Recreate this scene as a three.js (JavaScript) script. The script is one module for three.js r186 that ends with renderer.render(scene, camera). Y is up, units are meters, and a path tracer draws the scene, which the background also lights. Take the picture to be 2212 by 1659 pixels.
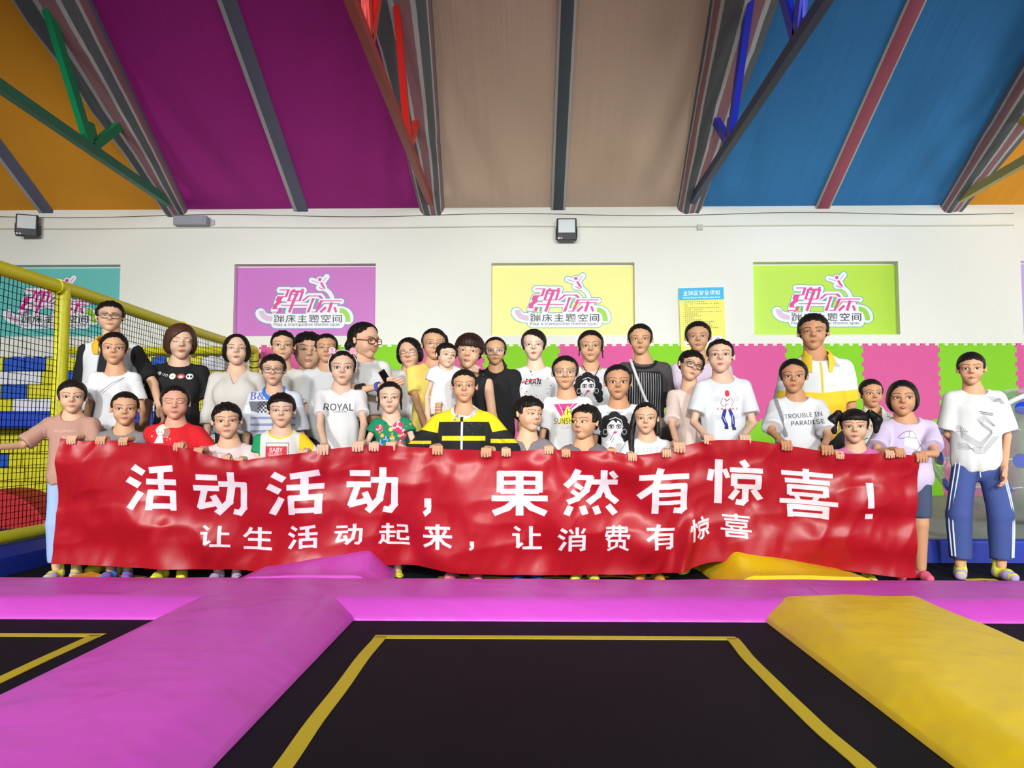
import * as THREE from 'three';
import { RoundedBoxGeometry } from 'three/addons/geometries/RoundedBoxGeometry.js';
import { mergeGeometries } from 'three/addons/utils/BufferGeometryUtils.js';
import { RectAreaLightUniformsLib } from 'three/addons/lights/RectAreaLightUniformsLib.js';

// ---------- camera, light, exposure ----------
const scene = new THREE.Scene();
const FOCAL = 1726, FRAME_W = 2212, FRAME_H = 1659;
const camera = new THREE.PerspectiveCamera(2 * Math.atan(FRAME_H / 2 / FOCAL) * 180 / Math.PI, FRAME_W / FRAME_H, 0.05, 80);
camera.position.set(0, 0.85, 0);
camera.rotation.order = 'YXZ';
camera.rotation.set(3.87 * Math.PI / 180, 1.13 * Math.PI / 180, 0);
camera.updateMatrixWorld(true);
scene.add(camera);
const renderer = new THREE.WebGLRenderer({ antialias: true });
renderer.toneMapping = THREE.LinearToneMapping;
renderer.toneMappingExposure = 1.0;
renderer.shadowMap.enabled = true;
scene.background = new THREE.Color(0.8, 0.9, 1.0);
RectAreaLightUniformsLib.init();
// daylight through the windows behind the camera (x, y centre, width, height) and at the end of the hall (z, y centre, width, height)
const REAR_Z = 7, X1 = 10.2;
const WINDOWS = [[-6.9, 2.5, 2.6, 2.2], [-3.2, 2.5, 2.6, 2.2], [0.5, 2.5, 2.6, 2.2], [4.2, 2.5, 2.6, 2.2], [7.9, 2.5, 2.6, 2.2]];
const END_WINDOWS = [[-8.1, 1.9, 2.8, 2.3], [-4.7, 1.9, 2.8, 2.3]];
const daylight = new THREE.Color(0.95, 1, 0.985);
for (const [x, y, w, h] of WINDOWS) {
  const l = new THREE.RectAreaLight(daylight, 5.5, w - 0.1, h - 0.1);
  l.position.set(x, y, REAR_Z - 0.03); l.lookAt(x, y - 2.4, 0); l.castShadow = true; scene.add(l);
}
for (const [z, y, w, h] of END_WINDOWS) {
  const l = new THREE.RectAreaLight(daylight, 4.5, w - 0.1, h - 0.1);
  l.position.set(X1 - 0.03, y, z); l.lookAt(0, y, z); l.castShadow = true; scene.add(l);
}
// floodlights on the wall behind the camera, beams cut off at the eaves; lamp bodies are built with the wall fixtures
const FLOODS = [-7.4, -3.7, 0, 3.7, 7.4].map((x) => ({ at: [x, 4.05, 4.6], to: [x * 0.82, -0.5, -9.1] }));
for (const f of FLOODS) {
  const l = new THREE.SpotLight(new THREE.Color(0.985, 1, 0.98), 186, 0, 25 * Math.PI / 180, 0.26, 2);
  l.position.set(...f.at); l.target.position.set(...f.to); l.shadow.radius = 18; l.castShadow = true; scene.add(l, l.target);
}

// ---------- helpers ----------
const V = (x, y, z) => new THREE.Vector3(x, y, z);
let seed = 7;
const rnd = () => { seed = (seed * 1664525 + 1013904223) >>> 0; return seed / 4294967296; };
const clamp = (x, a, b) => Math.min(b, Math.max(a, x));
const lerp = (a, b, t) => a + (b - a) * t;
const sstep = (a, b, x) => { const t = clamp((x - a) / (b - a), 0, 1); return t * t * (3 - 2 * t); };
const camQ = camera.quaternion.clone();
// point at distance d (metres along -z) seen at a picture position
function at(px, py, d) {
  const r = V((px - FRAME_W / 2) / FOCAL, (FRAME_H / 2 - py) / FOCAL, -1).applyQuaternion(camQ);
  return r.multiplyScalar(-d / r.z).add(camera.position);
}
const taken = new Map();
function numbered(name) {
  const n = taken.get(name) ?? 0; taken.set(name, n + 1);
  return n ? name + '_' + String(n).padStart(3, '0') : name;
}
function dress(o) { o.traverse((m) => { if (m.isMesh) { m.castShadow = true; m.receiveShadow = true; } }); }
function part(name, geometry, material, parent) {
  const m = new THREE.Mesh(geometry, material); m.name = name; m.castShadow = true; m.receiveShadow = true;
  parent.add(m); return m;
}
function thing(name, label, category, pos = [0, 0, 0], turn = 0, group) {
  const o = new THREE.Group(); o.name = numbered(name); o.position.set(...pos); o.rotation.y = turn;
  o.userData = { label, category }; if (group) o.userData.group = group;
  scene.add(o); return o;
}
function single(name, geometry, material, label, category, group) {
  const m = new THREE.Mesh(geometry, material); m.name = numbered(name); m.castShadow = true; m.receiveShadow = true;
  m.userData = { label, category }; if (group) m.userData.group = group;
  scene.add(m); return m;
}
function struct(name, geometry, material, label, category) {
  const m = new THREE.Mesh(geometry, material); m.name = name; m.castShadow = true; m.receiveShadow = true;
  m.userData = { kind: 'structure', label, category };
  scene.add(m); return m;
}
const box = (x0, x1, y0, y1, z0, z1) => new THREE.BoxGeometry(x1 - x0, y1 - y0, z1 - z0).translate((x0 + x1) / 2, (y0 + y1) / 2, (z0 + z1) / 2);
const rbox = (x0, x1, y0, y1, z0, z1, r = 0.01, s = 2) => new RoundedBoxGeometry(x1 - x0, y1 - y0, z1 - z0, s, r).translate((x0 + x1) / 2, (y0 + y1) / 2, (z0 + z1) / 2);
const merge = (list) => mergeGeometries(list.map((g) => (g.index ? g.toNonIndexed() : g)).map((g) => { for (const k of Object.keys(g.attributes)) if (!['position', 'normal', 'uv'].includes(k)) g.deleteAttribute(k); return g; }));
function bar(a, b, r, seg = 10, r2 = r) {
  const d = b.clone().sub(a), g = new THREE.CylinderGeometry(r2, r, d.length(), seg);
  g.applyQuaternion(new THREE.Quaternion().setFromUnitVectors(V(0, 1, 0), d.clone().normalize()));
  return g.translate((a.x + b.x) / 2, (a.y + b.y) / 2, (a.z + b.z) / 2);
}
// flat bar lying in the plane x = const: width w along the plane, thickness t across
function flatBar(a, b, w, t) {
  const d = b.clone().sub(a), g = new THREE.BoxGeometry(t, d.length(), w);
  g.rotateX(Math.atan2(d.z, d.y));
  return g.translate((a.x + b.x) / 2, (a.y + b.y) / 2, (a.z + b.z) / 2);
}
const tube = (pts, r, seg = 40, rad = 8, closed = false) => new THREE.TubeGeometry(new THREE.CatmullRomCurve3(pts, closed), seg, r, rad, closed);
// value noise
const HASH = new Float32Array(4096); for (let i = 0; i < 4096; i++) HASH[i] = rnd();
function noise3(x, y, z) {
  const xi = Math.floor(x), yi = Math.floor(y), zi = Math.floor(z), fx = x - xi, fy = y - yi, fz = z - zi;
  const u = fx * fx * (3 - 2 * fx), v = fy * fy * (3 - 2 * fy), w = fz * fz * (3 - 2 * fz);
  const h = (a, b, c) => HASH[((a * 73856093) ^ (b * 19349663) ^ (c * 83492791)) & 4095];
  return lerp(lerp(lerp(h(xi, yi, zi), h(xi + 1, yi, zi), u), lerp(h(xi, yi + 1, zi), h(xi + 1, yi + 1, zi), u), v),
    lerp(lerp(h(xi, yi, zi + 1), h(xi + 1, yi, zi + 1), u), lerp(h(xi, yi + 1, zi + 1), h(xi + 1, yi + 1, zi + 1), u), v), w) * 2 - 1;
}
function canvas(w, h) { const c = document.createElement('canvas'); c.width = w; c.height = h; return [c, c.getContext('2d')]; }
function canvasTexture(c, wrap) {
  const t = new THREE.CanvasTexture(c); t.colorSpace = THREE.SRGBColorSpace; t.magFilter = THREE.LinearFilter; t.anisotropy = 8;
  if (wrap) t.wrapS = t.wrapT = THREE.RepeatWrapping;
  return t;
}
// tiling grey noise in [0,255] as a data texture; kind(x,y) gives a value 0..1
function grain(n, kind, rx = 1, ry = 1, color) {
  const d = new Uint8Array(n * n * 4);
  for (let j = 0; j < n; j++) for (let i = 0; i < n; i++) {
    const v = clamp(kind(i, j, n), 0, 1) * 255, k = (j * n + i) * 4;
    d[k] = d[k + 1] = d[k + 2] = v; d[k + 3] = 255;
  }
  const t = new THREE.DataTexture(d, n, n); t.magFilter = THREE.LinearFilter; t.minFilter = THREE.LinearMipmapLinearFilter; t.generateMipmaps = true;
  t.wrapS = t.wrapT = THREE.RepeatWrapping; t.repeat.set(rx, ry); if (color) t.colorSpace = THREE.SRGBColorSpace; t.needsUpdate = true;
  return t;
}
const wrapNoise = (i, j, n, fx, fy, z) => { // periodic value noise
  const u = i / n * fx, v = j / n * fy, x0 = Math.floor(u), y0 = Math.floor(v), a = u - x0, b = v - y0;
  const h = (x, y) => HASH[(((x % fx) * 7349) ^ ((y % fy) * 1933) ^ (z * 911)) & 4095], sa = a * a * (3 - 2 * a), sb = b * b * (3 - 2 * b);
  return lerp(lerp(h(x0, y0), h(x0 + 1, y0), sa), lerp(h(x0, y0 + 1), h(x0 + 1, y0 + 1), sa), sb);
};
const vinylBump = grain(256, (i, j, n) => 0.5 * wrapNoise(i, j, n, 64, 64, 1) + 0.3 * wrapNoise(i, j, n, 16, 16, 2) + 0.2 * wrapNoise(i, j, n, 128, 128, 3), 1, 1);
const wrinkleBump = grain(512, (i, j, n) => Math.pow(0.55 * wrapNoise(i, j, n, 5, 4, 4) + 0.3 * wrapNoise(i, j, n, 12, 9, 5) + 0.15 * wrapNoise(i, j, n, 26, 22, 6), 1), 1, 1);
const plasterBump = grain(512, (i, j, n) => 0.5 * wrapNoise(i, j, n, 12, 12, 7) + 0.3 * wrapNoise(i, j, n, 60, 60, 8) + 0.2 * wrapNoise(i, j, n, 200, 200, 9));
const streakBump = grain(512, (i, j, n) => 0.6 * wrapNoise(i, j, n, 18, 2, 10) + 0.3 * wrapNoise(i, j, n, 46, 3, 11) + 0.1 * wrapNoise(i, j, n, 160, 160, 12));
const weaveBump = grain(256, (i, j) => ((i >> 1) + (j >> 1)) % 2 ? 0.35 : 0.65);
const std = (color, roughness = 0.7, extra = {}) => new THREE.MeshStandardMaterial({ color, roughness, ...extra });
const withRepeat = (t, x, y) => { const c = t.clone(); c.repeat.set(x, y); c.needsUpdate = true; return c; };

// ---------- the hall ----------
const D = 10, X0 = -9.2, EAVE = 3.79, SLOPE = 0.503, RIDGE_D = 1.5, FLOOR = -0.35, DECK = 0.145, CURB = 5.66;
const roofY = (d) => EAVE + (D - d) * SLOPE;
const RIDGE = roofY(RIDGE_D);
const plaster = std('#f0f0e7', 0.85, { bumpMap: withRepeat(plasterBump, 0.5, 0.5), bumpScale: 0.0025 });
const darkWall = std('#53565f', 0.85, { bumpMap: withRepeat(plasterBump, 0.5, 0.5), bumpScale: 0.0025 });
// back wall with five bricked-up window niches
const NICHES = [[-7.02, 0], [-3.74, 1], [-0.46, 2], [2.84, 3], [6.17, 4]].map(([x, k]) => ({ k, x0: x, x1: x + 1.81, y0: 2.14, y1: 3.065 }));
{
  const s = new THREE.Shape([[X0, FLOOR], [X1, FLOOR], [X1, EAVE], [X0, EAVE]].map(([x, y]) => new THREE.Vector2(x, y)));
  for (const n of NICHES) s.holes.push(new THREE.Path([[n.x0, n.y0], [n.x0, n.y1], [n.x1, n.y1], [n.x1, n.y0]].map(([x, y]) => new THREE.Vector2(x, y))));
  const face = new THREE.ExtrudeGeometry(s, { depth: 0.12, bevelEnabled: false }).translate(0, 0, -D - 0.12);
  struct('wall_back', merge([face, box(X0, X1, FLOOR, EAVE, -D - 0.3, -D - 0.12)]), plaster, 'cream plastered back wall with recessed sign niches', 'wall');
}
function roofRear(d) { return RIDGE - (RIDGE_D - d) * SLOPE; }
const hole = (x0, x1, y0, y1) => new THREE.Path([[x0, y0], [x0, y1], [x1, y1], [x1, y0]].map(([a, c]) => new THREE.Vector2(a, c)));
function gableWall(x0, x1, name, label, holes = []) {
  const s = new THREE.Shape([[D + 0.3, FLOOR], [-REAR_Z - 0.3, FLOOR], [-REAR_Z - 0.3, roofRear(-REAR_Z - 0.3)], [RIDGE_D, RIDGE], [D + 0.3, EAVE]].map(([d, y]) => new THREE.Vector2(d, y)));
  s.holes.push(...holes);
  struct(name, new THREE.ExtrudeGeometry(s, { depth: x1 - x0, bevelEnabled: false }).rotateY(Math.PI / 2).translate(x0, 0, 0), darkWall, label, 'wall');
}
gableWall(X0 - 0.2, X0, 'wall_left', 'dark gable wall closing the hall beyond the net enclosure');
gableWall(X1, X1 + 0.2, 'wall_right', 'dark gable wall with windows beyond the clear ball', END_WINDOWS.map(([z, y, w, h]) => hole(-z - w / 2, -z + w / 2, y - h / 2, y + h / 2)));
{ // rear wall with real window openings
  const top = roofRear(-REAR_Z);
  const s = new THREE.Shape([[X0, FLOOR], [X1, FLOOR], [X1, top], [X0, top]].map(([x, y]) => new THREE.Vector2(x, y)));
  for (const [x, y, w, h] of WINDOWS) s.holes.push(hole(x - w / 2, x + w / 2, y - h / 2, y + h / 2));
  struct('wall_front', new THREE.ExtrudeGeometry(s, { depth: 0.3, bevelEnabled: false }).translate(0, 0, REAR_Z), darkWall, 'dark wall with big windows facing the group', 'wall');
  const glass = new THREE.MeshPhysicalMaterial({ color: '#ffffff', transmission: 1, roughness: 0.02, thickness: 0 });
  const frameMat = std('#e9ecec', 0.4);
  let count = 0;
  const windowUnit = (pos, turn, w, h) => { // four panes; local +z looks outdoors
    const g = new THREE.Group(); g.name = 'window_' + (++count); g.position.set(...pos); g.rotation.y = turn; g.userData = { kind: 'structure', label: 'white four-pane window letting daylight into the hall', category: 'window' }; scene.add(g);
    const f = 0.06, W = w / 2, H = h / 2;
    part('window_frame', merge([box(-W, W, -H, -H + f, 0, 0.07), box(-W, W, H - f, H, 0, 0.07), box(-W, -W + f, -H, H, 0, 0.07), box(W - f, W, -H, H, 0, 0.07), box(-f / 2, f / 2, -H, H, 0, 0.07), box(-W, W, -f / 2, f / 2, 0, 0.07)]), frameMat, g);
    for (const sx of [-1, 1]) for (const sy of [-1, 1]) part('pane', new THREE.PlaneGeometry(W - f, H - f).rotateY(Math.PI).translate(sx * W / 2, sy * H / 2, 0.03), glass, g);
  };
  for (const [x, y, w, h] of WINDOWS) windowUnit([x, y, REAR_Z + 0.12], 0, w, h);
  for (const [z, y, w, h] of END_WINDOWS) windowUnit([X1 + 0.08, y, z], Math.PI / 2, w, h);
}
// roof slabs
{
  const slab = (d0, d1, y) => { const s = new THREE.Shape([[d0, y(d0) + 0.06], [d1, y(d1) + 0.06], [d1, y(d1) + 0.2], [d0, y(d0) + 0.2]].map(([d, yy]) => new THREE.Vector2(d, yy))); return new THREE.ExtrudeGeometry(s, { depth: X1 - X0 + 0.4, bevelEnabled: false }).rotateY(Math.PI / 2).translate(X0 - 0.2, 0, 0); };
  struct('ceiling', merge([slab(RIDGE_D, D + 0.3, roofY), slab(-REAR_Z - 0.3, RIDGE_D, roofRear)]), std('#3c3a3e', 0.9), 'sloping gable ceiling above the coloured fabric', 'ceiling');
}
// ground slab, raised deck behind the trampolines
struct('floor', box(X0, X1, FLOOR - 0.2, FLOOR, -D, REAR_Z), std('#2b2c30', 0.9), 'dark concrete floor under the trampolines', 'floor');
const greyFloor = std('#8f9893', 0.6, { bumpMap: withRepeat(vinylBump, 1, 1), bumpScale: 0.001 });
const blueVinyl = std('#18309e', 0.5);
{
  const deck = new THREE.Group(); deck.name = 'floor_deck'; deck.userData = { kind: 'structure', label: 'grey raised deck between blue padded curb and back wall', category: 'floor' }; scene.add(deck);
  part('deck_top', box(-3.3, X1, FLOOR, DECK, -D, -CURB - 0.12), greyFloor, deck);
  part('curb_pad', rbox(-3.3, X1, FLOOR + 0.02, DECK, -CURB - 0.12, -CURB, 0.02), blueVinyl, deck);
}

// ---------- coloured fabric under the roof ----------
const slopeLen = Math.hypot(D - RIDGE_D, RIDGE - EAVE);
const fabric = (c) => std(c, 0.75, { bumpMap: withRepeat(streakBump, 0.8, 0.25), bumpScale: 0.006, side: THREE.DoubleSide});
function fabricPanel(xa, xb, mat, label, rear) {
  const nx = 26, ny = 30, g = new THREE.PlaneGeometry(1, 1, nx, ny), p = g.attributes.position, uv = g.attributes.uv;
  for (let i = 0; i < p.count; i++) {
    const u = p.getX(i) + 0.5, v = p.getY(i) + 0.5, x = lerp(xa, xb, u);
    const d = rear ? lerp(-REAR_Z, RIDGE_D, v) : lerp(D, RIDGE_D, v), base = rear ? roofRear(d) : roofY(d);
    const sag = 0.05 * Math.sin(Math.PI * u) * Math.sin(Math.PI * Math.min(1, v * 3 + 0.02) / 2) + 0.008 * noise3(x * 5, v * 2, 3) * Math.min(1, v * 8);
    p.setXYZ(i, x, base - 0.01 - sag, -d);
    uv.setXY(i, x, v * slopeLen);
  }
  g.computeVertexNormals();
  return single('ceiling_fabric', g, mat, label, 'fabric');
}
const fabOrange = fabric('#f0a01c'), fabPurple = fabric('#a81688'), fabBeige = fabric('#d2b7a2'), fabBlue = fabric('#2f80c2');
const TR = [-7.8, -4.52, -1.22, 2.06, 5.36, 8.66], MIDX = [-6.2, -2.9, 0.39, 3.73, 7.0];
const panelMats = [[fabOrange, 'orange'], [fabPurple, 'purple'], [fabBeige, 'beige'], [fabBlue, 'blue'], [fabOrange, 'orange']];
const where = ['above the net enclosure', 'between green and red trusses', 'between red and blue trusses', 'between blue and yellow trusses', 'beyond the yellow truss'];
for (let k = 0; k < 5; k++) {
  fabricPanel(TR[k] + 0.14, MIDX[k] - 0.05, panelMats[k][0], panelMats[k][1] + ' ceiling fabric ' + where[k] + ', half nearer its first truss');
  fabricPanel(MIDX[k] + 0.05, TR[k + 1] - 0.14, panelMats[k][0], panelMats[k][1] + ' ceiling fabric ' + where[k] + ', half past the striped strip');
}
// striped wrap cloth
function stripeTexture(cols, total) {
  const [c, x] = canvas(256, 64); let a = 0;
  for (const [col, w] of cols) { x.fillStyle = col; x.fillRect(a, 0, w / total * 256 + 1, 64); a += w / total * 256; }
  for (let i = 0; i < 900; i++) { x.fillStyle = rnd() < 0.5 ? 'rgba(0,0,0,0.06)' : 'rgba(255,255,255,0.05)'; x.fillRect(rnd() * 256, rnd() * 64, 1, 3); }
  return canvasTexture(c, true);
}
const sg = '#b9b9b8', dk = '#5f6266', mv = '#94686f', dkb = '#62677c';
const wrapTex = stripeTexture([[dkb, 5], [sg, 2], [mv, 6], [sg, 2], [dk, 7], [sg, 2], [mv, 6], [sg, 2], [dk, 6], [sg, 2], [mv, 5], [dkb, 4]], 49);
const wrapMat = new THREE.MeshStandardMaterial({ map: wrapTex, roughness: 0.85, side: THREE.DoubleSide, bumpMap: withRepeat(wrinkleBump, 1, 1), bumpScale: 0.01 });
const stripTex = { grey: stripeTexture([['#84454f', 4], [sg, 3], ['#4d565e', 9], [sg, 3], ['#84454f', 4]], 23), mauve: stripeTexture([[dk, 3], [sg, 3], ['#a85568', 10], [sg, 3], [dk, 3]], 22), slate: stripeTexture([['#7a5f6a', 3], [sg, 6], ['#63657a', 12], ['#6d6886', 4]], 25) };
// cross-section swept down the slope; profile(d) gives [x, drop] pairs across
function sweep(profile, dA, dB, n, uvScale) {
  const pos = [], uv = [], idx = []; let m = 0;
  for (let j = 0; j <= n; j++) {
    const d = lerp(dA, dB, j / n), pr = profile(d, j); m = pr.length; let s = 0, L = 0;
    for (let i = 1; i < m; i++) L += Math.hypot(pr[i][0] - pr[i - 1][0], pr[i][1] - pr[i - 1][1]);
    for (let i = 0; i < m; i++) {
      if (i) s += Math.hypot(pr[i][0] - pr[i - 1][0], pr[i][1] - pr[i - 1][1]);
      pos.push(pr[i][0], roofY(d) - pr[i][1], -d); uv.push(s / L, j / n * uvScale);
    }
  }
  for (let j = 0; j < n; j++) for (let i = 0; i < m - 1; i++) { const a = j * m + i; idx.push(a, a + 1, a + m, a + 1, a + m + 1, a + m); }
  const g = new THREE.BufferGeometry(); g.setAttribute('position', new THREE.Float32BufferAttribute(pos, 3)); g.setAttribute('uv', new THREE.Float32BufferAttribute(uv, 2)); g.setIndex(idx); g.computeVertexNormals();
  return g;
}
const trussPaint = ['#0b8a55', '#0b8a55', '#e0231c', '#1c2fc4', '#c9b13a', '#0b8a55'], trussName = ['green', 'green', 'red', 'blue', 'yellow', 'green'];
TR.forEach((x, k) => {
  const wob = (d, s) => 0.012 * noise3(d * 3, s, k * 5);
  const wide = (d) => 0.165 + Math.min(0.2, (D - d) * 0.055), drop = (d) => 0.1 + 0.09 * (D - d);
  const g = sweep((d) => { const h = Math.min(0.36, drop(d)), W = wide(d); return [[x - W, 0.0], [x - W + 0.02 + wob(d, 1), h * 0.5], [x - W + 0.06, h + wob(d, 2)], [x - 0.05, h * 1.05 + wob(d, 3)], [x + 0.05, h + wob(d, 4)], [x + W - 0.06, h + wob(d, 5)], [x + W - 0.02 + wob(d, 6), h * 0.5], [x + W, 0]]; }, D, RIDGE_D, 40, 8);
  if (k > 0 && k < 5) single('rafter_wrap', g, wrapMat, 'striped grey and mauve cloth wrapped round the rafter over the ' + trussName[k] + ' truss', 'fabric');
  if (k < 1 || k > 4) return;
  // steel truss: horizontal tie, web members, gusset plates
  const t = thing('roof_truss', trussName[k] + ' painted steel roof truss with web bars under striped rafter', 'truss');
  const paint = std(trussPaint[k], 0.38, { metalness: 0.0 }), yb = EAVE + 0.02, P = (d, y) => V(x, y, -d);
  const tieMat = k === 3 ? std('#2b3a63', 0.55) : k === 2 ? std('#a8352c', 0.5) : k === 4 ? std('#b9a85a', 0.5) : std('#2c7a58', 0.5);
  part('tie_bar', flatBar(P(D - 0.02, yb), P(-1, yb + 0.16), 0.1, 0.07), tieMat, t);
  const yt = (d) => yb + (D - d) * 0.0145;
  for (const [node, a, b] of [[8.0, 8.62, 6.95], [5.95, 6.7, 4.9], [3.9, 4.6, 2.9]]) {
    part('web_bar', flatBar(P(node, yt(node)), P(a, roofY(a) - 0.12), 0.1, 0.06), paint, t);
    part('web_bar', flatBar(P(node, yt(node)), P(b, roofY(b) - 0.12), 0.115, 0.06), paint, t);
    const s = new THREE.Shape([[-0.26, 0], [0.26, 0], [0.15, 0.13], [0.17, 0.27], [-0.04, 0.3], [-0.12, 0.16]].map(([a2, b2]) => new THREE.Vector2(a2, b2)));
    part('gusset_plate', new THREE.ExtrudeGeometry(s, { depth: 0.02, bevelEnabled: false }).rotateY(-Math.PI / 2).translate(x + 0.01, yt(node) - 0.02, -node), paint, t);
  }
  part('end_plate', box(x - 0.12, x + 0.12, EAVE - 0.02, EAVE + 0.04, -D, -D + 0.14), paint, t);
});
MIDX.forEach((x, k) => {
  const g = sweep((d) => [[x - 0.095, -0.02], [x - 0.09, 0.05], [x + 0.09, 0.05], [x + 0.095, -0.02]], D, RIDGE_D, 12, 8);
  const m = new THREE.MeshStandardMaterial({ map: k === 2 ? stripTex.grey : k === 3 ? stripTex.mauve : stripTex.slate, roughness: 0.85, side: THREE.DoubleSide });
  single('ceiling_strip', g, m, 'striped cloth strip down the middle of the ' + panelMats[k][1] + ' ceiling fabric ' + where[k], 'fabric');
});

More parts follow.
